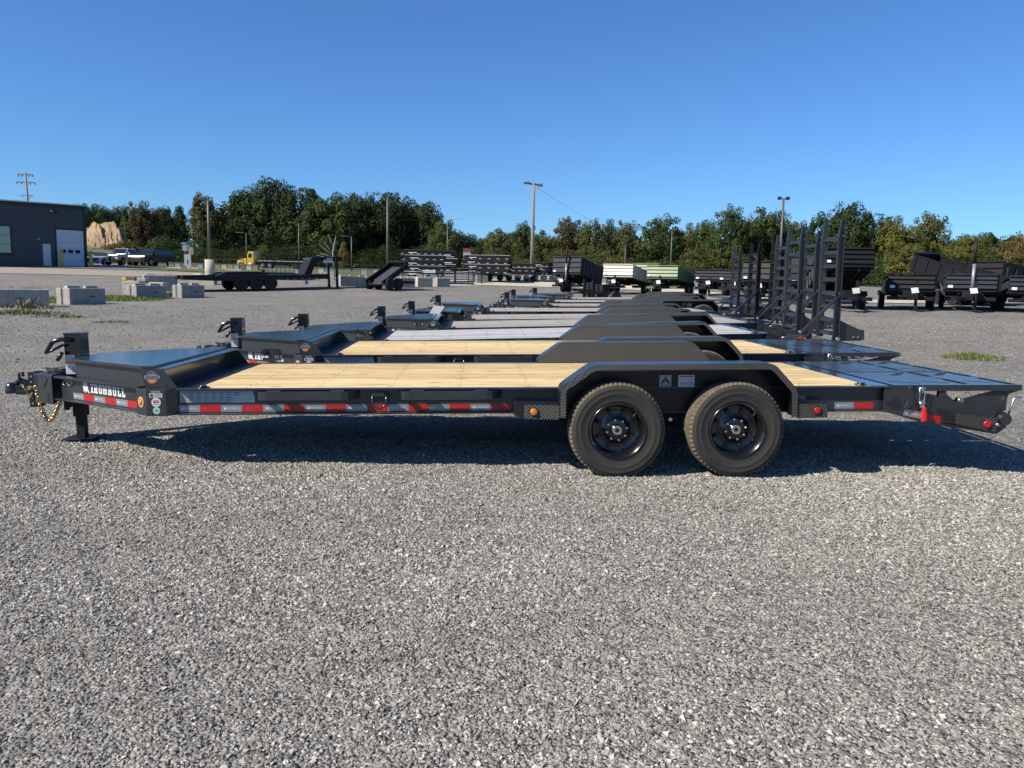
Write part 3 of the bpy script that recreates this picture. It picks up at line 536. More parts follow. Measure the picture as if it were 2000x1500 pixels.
def trailer(label, group, ladder=False, E=0.0, P='char', PL='plate', WD='wood', marks=True, loc=(0, 0, 0), rot=(0, 0, 0), emb='brown'):
    """equipment trailer; local x runs to the rear, camera side is -y, origin on the ground between the axles"""
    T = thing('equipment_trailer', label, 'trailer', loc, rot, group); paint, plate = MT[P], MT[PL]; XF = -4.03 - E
    blk = MT['blk']; B = lambda mb, n, m, par=T, **k: mb.build(n, m, par, **k)
    sgn = lambda pts, s: [(x, y * s) for x, y in pts]
    # main rails: channels open to the outside
    rails = []
    for s in (1, -1):
        mb = MB(); mb.box(XF, 1.84, -s * 1.012, -s * 1.004, .505, .715); mb.box(XF, 1.84, -s * 1.014, -s * 1.07, .706, .716); mb.box(XF, 1.80, -s * 1.014, -s * 1.07, .504, .514)
        rails.append(B(mb, 'side_rail', paint))
    for i in range(9): x = XF + .5 + i * (5.2 + E) / 9; B(MB().box(x, x + .06, -1.0, 1.0, .56, .672), 'crossmember', MT['blkm'])
    # deck
    ln = 1.72 - (XF + .14); n = 13; base = None
    for i in range(n):
        y = -1.0 + i * (2.0 / n) + .003
        if base is None: base = MB().box(0, ln, 0, 2.0 / n - .007, 0, .038).build('plank', MT[WD], T); o = base
        else: o = base.copy(); COL.objects.link(o)
        o.location = (XF + .14, y, .674 + random.uniform(-.0015, .0015))
    mb = MB()
    for i in range(9):
        x = XF + .53 + i * (5.2 + E) / 9
        for k in range(n): mb.cyl((x + .015 * math.sin(k * 5), -1 + (k + .35) * 2 / n, .7125), (x + .015 * math.sin(k * 5), -1 + (k + .35) * 2 / n, .7142), .006, 6); mb.cyl((x + .02, -1 + (k + .8) * 2 / n, .7125), (x + .02, -1 + (k + .8) * 2 / n, .7142), .006, 6)
    tag(B(mb, 'deck_screws', MT['blkm']), kind='stuff')
    B(MB().box(XF, XF + .137, -1.0, 1.0, .66, .713), 'front_strip', MT['blkm']); B(MB().box(1.724, 1.87, -1.0, 1.0, .66, .716), 'rear_strip', MT['charlid'] if P == 'char' else blk)
    # headboard with gussets
    mb = MB(); mb.box(XF - .17, XF - .162, -.995, .995, .718, .862); mb.prism([(XF - .20, .8625), (XF - .10, .8625), (XF - .098, .868), (XF - .10, .874), (XF - .20, .874)], 'y', -1.0, 1.0); B(mb, 'headboard', MT['charlid'] if P == 'char' else blk)
    B(MB().box(XF - .162, XF - .001, -.995, .995, .700, .7125), 'front_sill', MT['blkm'])
    for s in (-1, 1):
        B(MB().prism([(XF - .29, .868), (XF - .112, .868), (XF, .7165), (XF - .24, .7165), (XF - .26, .74)], 'y', s * 1.004, s * 1.016), 'gusset', paint, bevel=.002)
        B(MB().cyl((XF - .10, s * 1.002 - .017, .752), (XF - .10, s * 1.002 + .017, .752), .016, 12), 'gusset_hole_plug', MT['wire'])
    # toolbox between the tongue channels
    mb = MB(); bx = [(XF - .28, -.94), (XF - 1.15, -.29), (XF - 1.15, .29), (XF - .28, .94)]; mb.prism(bx, 'z', .70, .868); tb = B(mb, 'tool_box', paint, bevel=.004)
    mb = MB(); mb.prism([(XF - .21, -.975), (XF - .30, -.975), (XF - 1.185, -.315), (XF - 1.185, .315), (XF - .30, .975), (XF - .21, .975)], 'z', .868, .893); B(mb, 'lid', MT['charlid'] if P == 'char' else blk, tb, bevel=.003)
    # tongue channels
    for s in (1, -1):
        p0, p1 = (XF - 1.40, -s * .215), (XF - .33, -s * .99); a, b = (p0, p1) if s > 0 else (p1, p0)
        mb = MB(); 
        def L(o0, o1, z0, z1): mb.line(a, b, o0, o1, z0, z1)
        L(-.07, -.055, .515, .725); L(-.053, .0, .712, .726); L(-.053, .0, .514, .526)
        tg = B(mb, 'tongue_channel', paint)
    # wrap-round corners
    for s in (-1, 1):
        pl = [(XF - .345, .93), (XF - .345, .985), (XF - .225, 1.088), (XF - .07, 1.088), (XF, 1.022), (XF, .93)]
        B(MB().prism(sgn(pl, s), 'z', .500, .7155), 'corner_casting', paint, bevel=.003)
        d = Vector((.12, s * .103, 0)).normalized(); nn = Vector((-d.y * s, d.x * s, 0)) * (1 if s > 0 else 1); nn = Vector((-.65, s * .76, 0)).normalized()
        c = Vector((XF - .287, s * 1.036, .608)); mb = MB(); mb.cyl(c - nn * .002, c + nn * .006, .036, 20); bz = B(mb, 'clearance_light', MT['amber']); MB().cyl(c, c + nn * .004, .043, 20).build('light_ring', MT['tan'], bz); MB().cyl(c + nn * .006, c + nn * .012, .028, 16, .010).build('lens', MT['amber'], bz)
    # coupler block, channel and ball coupler
    mb = MB(); mb.prism([(XF - 1.40, -.23), (XF - 1.585, -.115), (XF - 1.62, -.115), (XF - 1.62, .115), (XF - 1.585, .115), (XF - 1.40, .23)], 'z', .47, .738); cb = B(mb, 'coupler_block', paint, bevel=.006)
    nn = Vector((-.53, -.85, 0)).normalized(); uu = Vector((.85, -.53, 0)).normalized(); cc = Vector((XF - 1.49, -.172, .655)) + nn * .004
    mb = MB(); M = frame_on(cc + nn * .003, uu, nn); mb.add([M @ Vector((x, y, 0)) for x, y in ((-.035, -.035), (-.02, -.04), (.035, .025), (.035, .045), (.02, .045), (-.035, -.01))], [(0, 1, 2, 3, 4, 5)]); B(mb, 'chain_slot', MT['wire'], cb)
    mb = MB(); mb.box(XF - 1.70, XF - 1.622, -.06, -.05, .42, .745); mb.box(XF - 1.70, XF - 1.622, .05, .06, .42, .745); mb.box(XF - 1.64, XF - 1.622, -.05, .05, .42, .745)
    ch = B(mb, 'adjuster_channel', MT['blkm'])
    [B(MB().cyl((XF - 1.672, -.0615, .455 + i * .05), (XF - 1.672, -.0625, .455 + i * .05), .010, 10), 'bolt_hole', MT['silver'], ch) for i in range(6)]
    mb = MB(); mb.box(XF - 1.86, XF - 1.70, -.035, .035, .545, .62); mb.lathe([(.0, .045), (.035, .042), (.055, .02), (.06, -.02), (.062, -.055), (.05, -.055), (.045, -.02)], (XF - 1.88, 0, .60), 'z', 20)
    mb.tube([(XF - 1.84, 0, .63), (XF - 1.81, 0, .665), (XF - 1.70, 0, .625)], .028, 8); mb.box(XF - 1.83, XF - 1.70, -.045, .045, .535, .57); cp = B(mb, 'ball_coupler', blk, bevel=.004)
    mb = MB(); mb.tube([(XF - 1.78, -.02, .63), (XF - 1.80, -.02, .69), (XF - 1.795, -.02, .735), (XF - 1.765, -.02, .735), (XF - 1.765, -.02, .70)], .014, 7); B(mb, 'latch_lever', blk, cp)
    B(MB().cyl((XF - 1.69, -.075, .60), (XF - 1.69, .075, .60), .020, 10).cyl((XF - 1.69, -.075, .53), (XF - 1.69, .075, .53), .018, 10).tube([(XF - 1.77, -.05, .64), (XF - 1.73, -.08, .60), (XF - 1.69, -.08, .54)], .004, 5), 'coupler_bolts', MT['gold'], cp)
    # jack
    jx = XF - 1.27; mb = MB(); mb.box(jx - .078, jx + .072, -.08, .08, .60, 1.10); mb.box(jx - .082, jx + .076, -.084, .084, 1.088, 1.104); jk = B(mb, 'jack', blk, bevel=.006)
    B(MB().box(jx - .052, jx + .048, -.052, .052, .33, .62), 'jack_sleeve', MT['blkm'], jk); lg = B(MB().box(jx - .038, jx + .034, -.038, .038, .118, .34), 'jack_leg', MT['blkm'], jk)
    B(MB().box(jx - .15, jx + .12, -.10, .10, .112, .124), 'foot_plate', MT['blkm'], jk, bevel=.003)
    B(MB().cyl((jx - .04, -.12, .46), (jx - .04, .07, .46), .034, 12).box(jx - .10, jx - .06, -.11, -.08, .40, .49), 'drop_leg_pin', MT['blkm'], jk)
    mb = MB(); mb.tube([(jx + .0, -.1, 1.04), (jx - .08, -.12, 1.05), (jx - .15, -.13, 1.03), (jx - .19, -.13, .97), (jx - .22, -.13, .925)], [.02, .02, .024, .02, .016], 8); mb.tube([(jx - .22, -.13, .925), (jx - .17, -.13, .945), (jx - .06, -.12, 1.0)], .013, 7); mb.cyl((jx - .07, -.13, .93), (jx - .12, -.13, .86), .018, 10)
    B(mb, 'crank_handle', blk, jk); B(MB().cyl((jx - .175, -.155, 1.03), (jx - .175, -.158, 1.03), .012, 10), 'crank_bolt', MT['chrome'], jk)
    M = frame_on((jx - .073, -.0815, .73), (1, 0, 0), (0, -1, 0)); mb = MB(); rect(mb, M, 0, .088, 0, .175); mb.mi = 1; rect(mb, M, 0, .088, .095, .120, .0006); mb.mi = 2
    for k in range(5): rect(mb, M, .008, .05, .012 + k * .014, .016 + k * .014, .0006)
    rect(mb, M, .055, .078, .012, .07, .0008); [rect(mb, M, .012, .075, .13 + k * .012, .134 + k * .012, .0006) for k in range(3)]
    B(mb, 'warning_label', [MT['white'], MT['orange'], MT['label']], jk)
    if P == 'char':
        mb = MB(); pts = []
        for i in range(26):
            t = i / 25; x = XF - 1.52 + t * .17; z = .66 - .42 * math.sin(math.pi * min(t * 1.0, 1) * .82 + .0) * (1 - .15 * t) * .78
            pts.append(Vector((x, -.23 + .05 * t, z)))
        pts = []; 
        for t in np.linspace(0, 1, 23):
            x = XF - 1.545 + .20 * t; z = .655 - .31 * (1 - (2 * t - 1) ** 4) if False else .655 + (-.26 * math.sin(math.pi * t ** .8)) - .15 * t; pts.append(Vector((x, -.24 + .03 * t, z)))
        for i, (a, b) in enumerate(zip(pts, pts[1:])):
            c = (a + b) / 2; d = (b - a).normalized(); w = Vector((0, 1, 0)) if i % 2 else d.cross(Vector((0, 1, 0))).normalized()
            lk = MB().tube([c + d * .024 * math.cos(q) + w * .016 * math.sin(q) for q in np.linspace(0, 2 * math.pi, 11)[:-1]], .0075, 5, True).build('safety_chain' if i == 0 else 'chain_link', MT['gold'], T if i == 0 else ch0)
            if i == 0: ch0 = lk
        nt_ = Vector((-.5866, -.8099, 0)); M = frame_on(Vector((XF - 1.40, -.215, .672)) - nt_ * .055 + Vector((.8099, -.5866, 0)) * .17, (.8099, -.5866, 0), nt_); mb = MB()
        for sx in (-.032, .032): mb.tube([M @ Vector((sx * 1.3 + .034 * math.cos(q), .020 * math.sin(q) + .012 * math.cos(q), .012)) for q in np.linspace(0, 6.283, 17)[:-1]], .004, 5, True)
        B(mb, 'chain_hook', MT['zinc'])
        mb = MB()
        for k in range(3): mb.tube([(jx - .20 + (.085 + .01 * k) * math.cos(q), .02 + .06 * math.sin(q), .747 + .014 * k + .008 * math.sin(2 * q)) for q in np.linspace(0, 6.283, 21)[:-1]], .0055, 5, True)
        mb.tube([(jx - .12, 0, .76), (jx - .07, -.03, .78), (jx - .06, .0, .75)], .012, 6); B(mb, 'light_cable', MT['wire'])
    # stake bars along the rail
    for s in (-1, 1):
        for x0, x1 in ((-3.37 - E, -2.60 - E), (-2.23, -1.44)):
            r = .05; out = [(x0, 1.016), (x0, 1.10), (x0 + .012, 1.13), (x0 + .035, 1.148), (x0 + .07, 1.155), (x1 - .10, 1.155), (x1 - .05, 1.14), (x1 - .01, 1.09), (x1 + .03, 1.016)]
            inn = [(x1 + .018, 1.016), (x1 - .02, 1.085), (x1 - .055, 1.130), (x1 - .10, 1.146), (x0 + .07, 1.146), (x0 + .04, 1.139), (x0 + .02, 1.124), (x0 + .010, 1.10), (x0 + .009, 1.016)]
            if s < 0 and x1 < 0: pass
            B(MB().prism(sgn(out + inn, s), 'z', .632, .697).prism(sgn([(x0 + .012, 1.092), (x0 + .07, 1.1455), (x1 - .10, 1.1455), (x1 - .03, 1.092)], s), 'z', .688, .6965), 'stake_bar', paint)
            for f in (.17, .82): xm = x0 + (x1 - x0) * f; B(MB().box(xm - .055, xm + .055, s * 1.02, s * 1.145, .697, .7035), 'bar_bracket', paint)
    # tie-down ring on the rail
    mb = MB(); cx, cz = -2.405, .625; mb.tube([(cx - .055, -1.085, cz + .035), (cx - .058, -1.09, cz - .01), (cx - .045, -1.095, cz - .05), (cx, -1.1, cz - .075), (cx + .045, -1.095, cz - .05), (cx + .058, -1.09, cz - .01), (cx + .055, -1.085, cz + .035)], .0095, 8)
    mb.box(cx - .04, cx + .04, -1.10, -1.014, cz + .03, cz + .055); mb.cyl((cx - .06, -1.085, cz + .04), (cx + .06, -1.085, cz + .04), .011, 8); B(mb, 'tie_ring', MT['charlid'])
    if marks:
        R0 = rails[0]; x = XF; k = 0; wd = .1685
        M0 = frame_on((0, -1.0125, 0), (1, 0, 0), (0, -1, 0)); proto = {}
        def tape(key, M, w, z0, z1, mm, lm, text=True, fr=None):
            # one segment of conspicuity tape with its own small lettering
            if key not in proto:
                mb = MB(); rect(mb, Matrix.Identity(4), 0, w, z0, z1); o = mb.build('reflective_tape', MT[mm], T)
                if text: mb = MB(); zc = (z0 + z1) / 2; mb.text('IRONBULL', Matrix.Translation((w * .58, zc, .0006)), .024); bull(mb, Matrix.Translation((w * .12, zc - .013, .0006)), .026); mb.build('lettering', MT[lm], o)
                proto[key] = o
            else: o = copy_tree(proto[key], T)
            o.matrix_local = M; return o
        while x < -1.50:
            tape('s' if k % 2 == 0 else 'r', M0 @ Matrix.Translation((x, 0, 0)), wd, .520, .576, 'silver' if k % 2 == 0 else 'red', 'white' if k % 2 == 0 else 'redv'); x += wd; k += 1
        tape('s', M0 @ Matrix.Translation((1.40, 0, 0)), wd, 0, 0, 0, 0); tape('r', M0 @ Matrix.Translation((1.5685, 0, 0)), wd, 0, 0, 0, 0)
        # long instruction sheet
        mb = MB(); rect(mb, M0, XF + .015, XF + .50, .600, .690, .0004); rect(mb, M0, XF + .42, XF + .61, .597, .66, .0009); rect(mb, M0, XF + .50, XF + .60, .66, .69, .0004); mb.mi = 1
        for r_ in range(2):
            for c_ in range(8):
                xa = XF + .022 + c_ * .06; ya = .607 + r_ * .042
                if c_ > 6 and r_ == 0: continue
                rect(mb, M0, xa, xa + .05, ya + .028, ya + .033, .0012)
                for q in range(3): rect(mb, M0, xa, xa + .03 + .02 * ((c_ * 3 + q * 5) % 3) / 2, ya + q * .008, ya + q * .008 + .003, .0012)
        mb.mi = 2; rect(mb, M0, XF + .575, XF + .605, .602, .632, .0014); rect(mb, M0, XF + .45, XF + .59, .64, .650, .0014); B(mb, 'instruction_sheet', [MT['label'], MT['ink'], MT['grn']], R0)
        # big name and tape on the tongue
        u = Vector((1.07, -.775, 0)).normalized(); nn = Vector((-u.y * -1 * -1, 0, 0)); nn = Vector((u.y, -u.x, 0)).normalized()
        pA = Vector((XF - 1.40, -.215, 0)) - nn * .055; MN = frame_on(pA + nn * .0012, u, nn)
        mb = MB(); bull(mb, MN @ Matrix.Translation((.400, .598, 0)), .112); slab(mb, 'IRONBULL', MN @ Matrix.Translation((.525, .610, 0)), .079); nm = B(mb, 'name_lettering', MT['white'])
        for q in range(6): tape('s' if q % 2 == 0 else 'r', MN @ Matrix.Translation((.235 + q * .1685, .014, 0)), wd, 0, 0, 0, 0)
        # corner stickers
        M = frame_on((XF - .148, -1.0895, 0), (1, 0, 0), (0, -1, 0)); mb = MB(); rect(mb, M, -.05, .05, .652, .685); mb.text('NOTICE', M @ Matrix.Translation((0, .697, .0005)), .020); mb.mi = 1; [rect(mb, M, -.012, .043, .657 + k * .007, .660 + k * .007, .0006) for k in range(4)]; rect(mb, M, -.044, -.02, .656, .68, .0006); B(mb, 'notice_sticker', [MT['white'], MT['ink']])
        mb = MB(); mb.mi = 0; disc(mb, M @ Matrix.Translation((0, .612, 0)), .038); mb.mi = 1; disc(mb, M @ Matrix.Translation((0, .612, .0005)), .032); mb.mi = 2; rect(mb, M @ Matrix.Rotation(.35, 4, 'Z'), -.0 + .19, .19 + .05, .555, .57, .001) if False else None
        mb.mi = 2; rect(mb, M, -.026, .026, .609, .619, .001); mb.mi = 3; rect(mb, M, -.02, .02, .622, .630, .001); rect(mb, M, -.02, .02, .594, .602, .001); B(mb, 'round_badge', [MT['tan'], MT['white'], mat('navy_ink', (.03, .03, .25), .5), MT['redv']])
        mb = MB(); disc(mb, M @ Matrix.Translation((0, .545, 0)), .028); mb.mi = 1; disc(mb, M @ Matrix.Translation((0, .545, .0005)), .024); mb.mi = 2; [rect(mb, M, -.015, .015, .536 + k * .007, .539 + k * .007, .001) for k in range(3)]; B(mb, 'round_badge', [MT['white'], MT['grn'], MT['ink']])
        # emblem on the gusset: round badge with mountains and a banner
        M = frame_on((XF - .198, -1.0170, .805), (1, 0, 0), (0, -1, 0)); mb = MB(); mb.mi = 0; disc(mb, M, .050); rect(mb, M, -.062, .062, -.012, .016, .0004); mb.mi = 1; disc(mb, M, .045, .0008)
        mb.mi = 2; mb.add([M @ Vector((x, y, .0012)) for x, y in ((-.038, .012), (-.022, .028), (-.012, .020), (.004, .038), (.018, .022), (.026, .030), (.038, .012))], [(0, 1, 2, 3, 4, 5, 6)])
        mb.mi = 3; mb.add([M @ Vector((x, y, .0012)) for x, y in ((-.036, -.016), (.036, -.016), (.024, -.038), (0, -.046), (-.024, -.038))], [(4, 3, 2, 1, 0)])
        mb.mi = 0; rect(mb, M, -.058, .058, -.010, .014, .0016); mb.mi = 1; mb.text('GROUND CREW' if False else 'AMERICAN', M @ Matrix.Translation((0, .002, .002)), .019) if False else [rect(mb, M, -.05 + k * .0125, -.042 + k * .0125, -.006, .010, .002) for k in range(8)]
        B(mb, 'emblem_badge', [MT['silver'], MT['ink'], MT['silver'], MT['orange'] if emb == 'brown' else MT['grn']])
    # fenders
    FP = [(-.955, .500), (-.955, .742), (-.695, .926), (.762, .934), (.962, .722), (.970, .500)]; FP = arcs(FP, .055); FPi = offset(FP, .048)
    for s in (-1, 1):
        fd = None; mb = MB(); ring = FP + FPi[::-1]; mb.prism(ring, 'y', s * 1.285, s * 1.295)
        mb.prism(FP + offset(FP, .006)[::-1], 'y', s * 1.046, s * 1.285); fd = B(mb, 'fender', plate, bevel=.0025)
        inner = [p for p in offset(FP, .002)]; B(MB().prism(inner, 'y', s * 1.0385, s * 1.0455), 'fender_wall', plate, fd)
        # step boxes before and behind the fender
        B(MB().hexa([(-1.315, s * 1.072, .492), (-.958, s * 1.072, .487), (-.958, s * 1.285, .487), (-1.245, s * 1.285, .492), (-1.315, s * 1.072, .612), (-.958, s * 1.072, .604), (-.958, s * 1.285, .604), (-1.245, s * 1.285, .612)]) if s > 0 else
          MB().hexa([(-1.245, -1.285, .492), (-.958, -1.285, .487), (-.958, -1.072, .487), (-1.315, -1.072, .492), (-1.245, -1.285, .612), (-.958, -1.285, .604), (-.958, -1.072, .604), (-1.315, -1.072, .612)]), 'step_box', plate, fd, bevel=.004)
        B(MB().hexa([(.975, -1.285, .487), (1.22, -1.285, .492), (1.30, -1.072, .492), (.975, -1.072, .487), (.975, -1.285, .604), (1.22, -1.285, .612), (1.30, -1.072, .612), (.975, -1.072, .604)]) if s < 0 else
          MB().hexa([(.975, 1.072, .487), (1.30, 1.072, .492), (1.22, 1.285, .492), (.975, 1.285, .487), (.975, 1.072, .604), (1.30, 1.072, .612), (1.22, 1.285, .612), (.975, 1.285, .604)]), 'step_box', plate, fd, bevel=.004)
        for lx, lm in ((-1.165, 'amber'), (1.13, 'redl')):
            c = Vector((lx, s * 1.287, .552)); o = MB().cyl(c, c + Vector((0, s * .006, 0)), .036, 20).build('clearance_light', MT['wire'], T); MB().cyl(c + Vector((0, s * .006, 0)), c + Vector((0, s * .014, 0)), .029, 18, .022).build('lens', MT[lm], o); MB().cyl(c + Vector((0, s * .014, 0)), c + Vector((0, s * .018, 0)), .010, 12).build('lens_centre', MT['orange' if lm == 'amber' else 'redl'], o)
        B(MB().prism([(1.14, .70), (1.14, .52), (.975, .50), (.975, .715)], 'y', s * 1.030, s * 1.036), 'brace_plate', paint)
        wheel(T, -.487, s * 1.172, s); wheel(T, .487, s * 1.172, s)
        mb = MB()
        for k, (dz, hw) in enumerate(((0, .36), (.012, .28), (.024, .19))):
            for wx in (-.487, .487): mb.bar((wx - hw, s * .93, .455 - dz), (wx + hw, s * .93, .455 - dz), .06, .010)
        mb.prism([(-.13, .50), (.13, .50), (.06, .42), (-.06, .42)], 'y', s * .90, s * .96); B(mb, 'leaf_spring', MT['blkm'])
        B(MB().cyl((.0, s * .98, .44), (.0, s * 1.03, .44), .016, 10), 'equalizer_bolt', MT['zinc'])
    if marks:
        M = frame_on((-.05, -1.0465, .765), (1, 0, 0), (0, -1, 0)); mb = MB(); rect(mb, M, -.056, .044, -.055, .05); mb.mi = 1; mb.add([M @ Vector((x, y, .0006)) for x, y in ((-.045, -.022), (-.022, -.008), (0, .012), (.012, -.006), (.034, -.022), (-.006, .042))][:0] + [M @ Vector((x, y, .0006)) for x, y in ((-.048, -.024), (-.03, -.024), (-.006, .0), (.02, -.024), (.038, -.024), (-.006, .042))], [(0, 1, 2, 3, 4, 5)])
        mb.text('AXLES', M @ Matrix.Translation((-.006, -.038, .0006)), .026); mb.mi = 2; mb.add([M @ Vector((x, y, .0012)) for x, y in ((-.02, .012), (-.006, -.004), (.008, .012), (-.006, .036))], [(0, 1, 2, 3)]); B(mb, 'axle_sticker', [MT['label'], MT['ink'], MT['redv']])
        M = M @ Matrix.Translation((.17, 0, 0)); mb = MB(); rect(mb, M, -.068, .068, -.05, .05); mb.mi = 1; rect(mb, M, -.06, .06, .032, .042, .0006); mb.mi = 2; rect(mb, M, -.055, -.02, -.035, -.008, .0006); rect(mb, M, -.012, .02, -.035, -.008, .0006); rect(mb, M, .026, .056, -.035, -.002, .0006); [rect(mb, M, -.058, .058, .008 + k * .009, .0105 + k * .009, .0006) for k in range(2)]; B(mb, 'data_sticker', [MT['white'], MT['redv'], MT['label']])
    for wx in (-.487, .487): B(MB().cyl((wx, -1.08, .39), (wx, 1.08, .39), .038, 12), 'axle', MT['blkm'])
    B(MB().box(-1.0, 1.0, -.96, -.88, .50, .66).box(-1.0, 1.0, .88, .96, .50, .66), 'inner_beam', MT['blkm'])
    # spare mount with two round bolts on the far rail, rings on the deck
    mb = MB(); mb.box(-3.83, -3.77, 1.075, 1.095, .60, .872); mb.box(-3.90, -3.70, 1.072, 1.082, .735, .77); mb.box(-3.8, -3.78, 1.01, 1.08, .6, .64); sm = B(mb, 'spare_mount', paint); 
    for dx in (-.07, .07): B(MB().cyl((-3.80 + dx, 1.06, .83), (-3.80 + dx, 1.074, .83), .034, 14).box(-3.80 + min(0, dx), -3.80 + max(0, dx), 1.077, 1.085, .80, .86), 'mount_ear', MT['blkm'], sm); B(MB().cyl((-3.80 + dx, 1.05, .828), (-3.80 + dx, 1.061, .828), .016, 10), 'mount_bolt', MT['chrome'], sm)
    for x, y in ((XF + .19, -.985), (1.66, -.93), (1.40, .93)): B(MB().cyl((x, y, .7135), (x, y, .722), .055, 8).cyl((x, y, .722), (x, y, .736), .033, 8), 'deck_ring', MT['charlid'])
    # beavertail
    for s in (-1, 1):
        pl = [(1.80, .7155), (1.87, .7155), (2.35, .603), (2.88, .478), (2.88, .36), (2.80, .302), (2.145, .405), (1.80, .504)]; B(MB().prism(pl, 'y', s * 1.048, s * 1.060), 'tail_plate', MT['blkm'] if P != 'char' else MT['charlid'], bevel=.002)
        B(MB().bar((1.84, s * 1.03, .712), (2.86, s * 1.03, .474), .05, .012), 'tail_flange', MT['blkm']); B(MB().bar((1.80, s * 1.03, .508), (2.78, s * 1.03, .309), .05, .010), 'tail_flange', MT['blkm'])
        mb = MB(); y0, y1 = s * 1.061, s * 1.20; mb.hexa([(2.42, min(y0, y1), .392), (2.74, min(y0, y1), .332), (2.74, max(y0, y1), .345), (2.34, max(y0, y1), .420)] + [(2.42, min(y0, y1), .515), (2.74, min(y0, y1), .462), (2.74, max(y0, y1), .470), (2.34, max(y0, y1), .508)]) if s > 0 else mb.hexa([(2.34, y1, .420), (2.70, y1, .345), (2.74, y0, .332), (2.30, y0, .400), (2.34, y1, .508), (2.70, y1, .468), (2.74, y0, .462), (2.30, y0, .515)])
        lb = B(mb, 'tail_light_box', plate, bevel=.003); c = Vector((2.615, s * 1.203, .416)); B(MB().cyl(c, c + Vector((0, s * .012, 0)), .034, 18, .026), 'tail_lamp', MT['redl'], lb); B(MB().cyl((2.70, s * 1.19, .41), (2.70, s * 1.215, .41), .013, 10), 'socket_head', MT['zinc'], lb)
    B(MB().prism([(2.78, .30), (2.80, .48), (2.885, .485), (2.885, .37)], 'y', -1.045, 1.045), 'rear_beam', MT['blkm'])
    B(MB().cyl((2.84, -1.10, .435), (2.84, 1.10, .435), .045, 16), 'hinge_tube', MT['blkm'])
    for i in range(4): x = 1.95 + i * .24; z = .66 - (x - 1.87) * .235; B(MB().bar((x, -1.04, z - .05), (x, 1.04, z - .05), .05, .08), 'tail_crossmember', MT['blkm'])
    mb = MB(); mb.box(1.80, 1.875, -1.10, -1.062, .59, .655); B(mb, 'tie_plate', MT['charlid'], bevel=.003); B(MB().cyl((1.85, -1.10, .617), (1.85, -1.104, .617), .02, 12), 'tie_hole', MT['wire'])
    if marks:
        u = Vector((.302, 0, -.066)).normalized(); M = frame_on((1.985, -1.0612, .478), u, (0, -1, 0)); 
        for q in (0, 1): tape('sr'[q], M @ Matrix.Translation((q * .1685 - .01, -.530, 0)), wd, 0, 0, 0, 0)
    for s in (-1, 1):
        B(MB().prism([(2.0, .60), (1.965, .53), (2.02, .55)], 'y', s * 1.062, s * 1.09), 'binder_lug', paint)
    if not ladder:
        for s in (-1, 1):
            y0, y1 = (s * 1.03, s * .02) if s < 0 else (s * .02, s * 1.03); XR0, XR1 = 1.90, 3.01
            mb = MB(); mb.box(XR0, XR1, y0, y0 + .025, .67, .722); mb.box(XR0, XR1, y1 - .025, y1, .67, .722); mb.box(XR0, XR0 + .025, y0 + .026, y1 - .026, .67, .722); mb.box(XR1 - .025, XR1, y0 + .026, y1 - .026, .67, .722)
            rp = B(mb, 'ramp', MT['charlid'], bevel=.002)
            yT, yB = y1 - .026, y0 + .026
            # expanded-metal plates with open slots between them
            for xa, xb, ya_, yb_ in ((XR0 + .027, 2.535, yB, yT), (2.612, 2.915, yB, yT), (2.536, 2.611, yT - .47, yT - .38), (2.536, 2.611, yB, yB + .05), (2.916, XR1 - .027, yT - .47, yT - .38)): MB().box(xa, xb, ya_, yb_, .712, .720).build('mesh_tread', MT['mesh'], rp)
            for xc in (2.25, 2.67): mb = MB(); mb.prism([(xc, yT - .26), (xc + .08, yT - .26), (xc + .24, yT - .07), (xc + .16, yT - .07)], 'z', .7205, .723); mb.build('painted_slot', MT['wire'], rp)  # short slanted slots: shade of the gaps painted as thin dark flush plates
            for xc in (1.99, 2.26, 2.67): MB().bar((xc, yT - .71, .7218), (xc + .20, yT - .84, .7218), .008, .002).build('weld_line', MT['wire'], rp)
            MB().box(XR0 + .03, XR1 - .03, (yB + yT) / 2 - .02, (yB + yT) / 2 + .02, .66, .705).build('ramp_stringer', MT['blkm'], rp)
            ya = s * 1.0
            arm = [(2.48, .585), (2.60, .622), (2.785, .668), (3.03, .716), (3.035, .675), (2.92, .640), (2.905, .60), (2.905, .50), (2.84, .47), (2.55, .545)]
            MB().prism(arm, 'y', ya - .006, ya + .006).build('ramp_arm', paint, rp); MB().cyl((2.49, ya - .03 * 1, .584), (2.49, ya + .03, .584), .024, 12).cyl((3.0, ya - .03, .70), (3.0, ya + .03, .70), .014, 10).build('arm_pin', MT['gold'], rp)
            MB().box(2.06, 2.13, ya - .03, ya + .03, .60, .672).box(2.30, 2.36, ya - .02, ya + .02, .60, .672).bar((2.34, ya, .64), (2.46, ya, .54), .05, .03).build('ramp_foot', paint, rp)
            if s < 0: MB().tube([(2.55 + .03 * math.cos(q), ya - .012, .628 + .028 * math.sin(q)) for q in np.linspace(-.6, 3.6, 12)], .003, 5).build('pin_ring', MT['zinc'], rp)
        mb = MB(); yb = -1.10
        for dx in (-.022, .022): mb.tube([(2.10 + dx, yb, .70), (2.105 + dx, yb, .66), (2.103 + dx, yb, .60), (2.105 + dx * .6, yb, .545)], .006, 6)
        mb.cyl((2.075, yb, .70), (2.13, yb, .70), .013, 8).cyl((2.08, yb, .575), (2.13, yb, .575), .018, 8).box(2.085, 2.125, yb - .012, yb + .012, .54, .60).cyl((2.105, yb, .715), (2.105, yb, .66), .012, 8); bd = B(mb, 'ramp_binder', MT['zinc'])
        B(MB().prism([(2.108, .545), (2.138, .545), (2.150, .43), (2.112, .42)], 'y', yb - .022, yb + .012), 'binder_grip', MT['redp'], bd, bevel=.006)
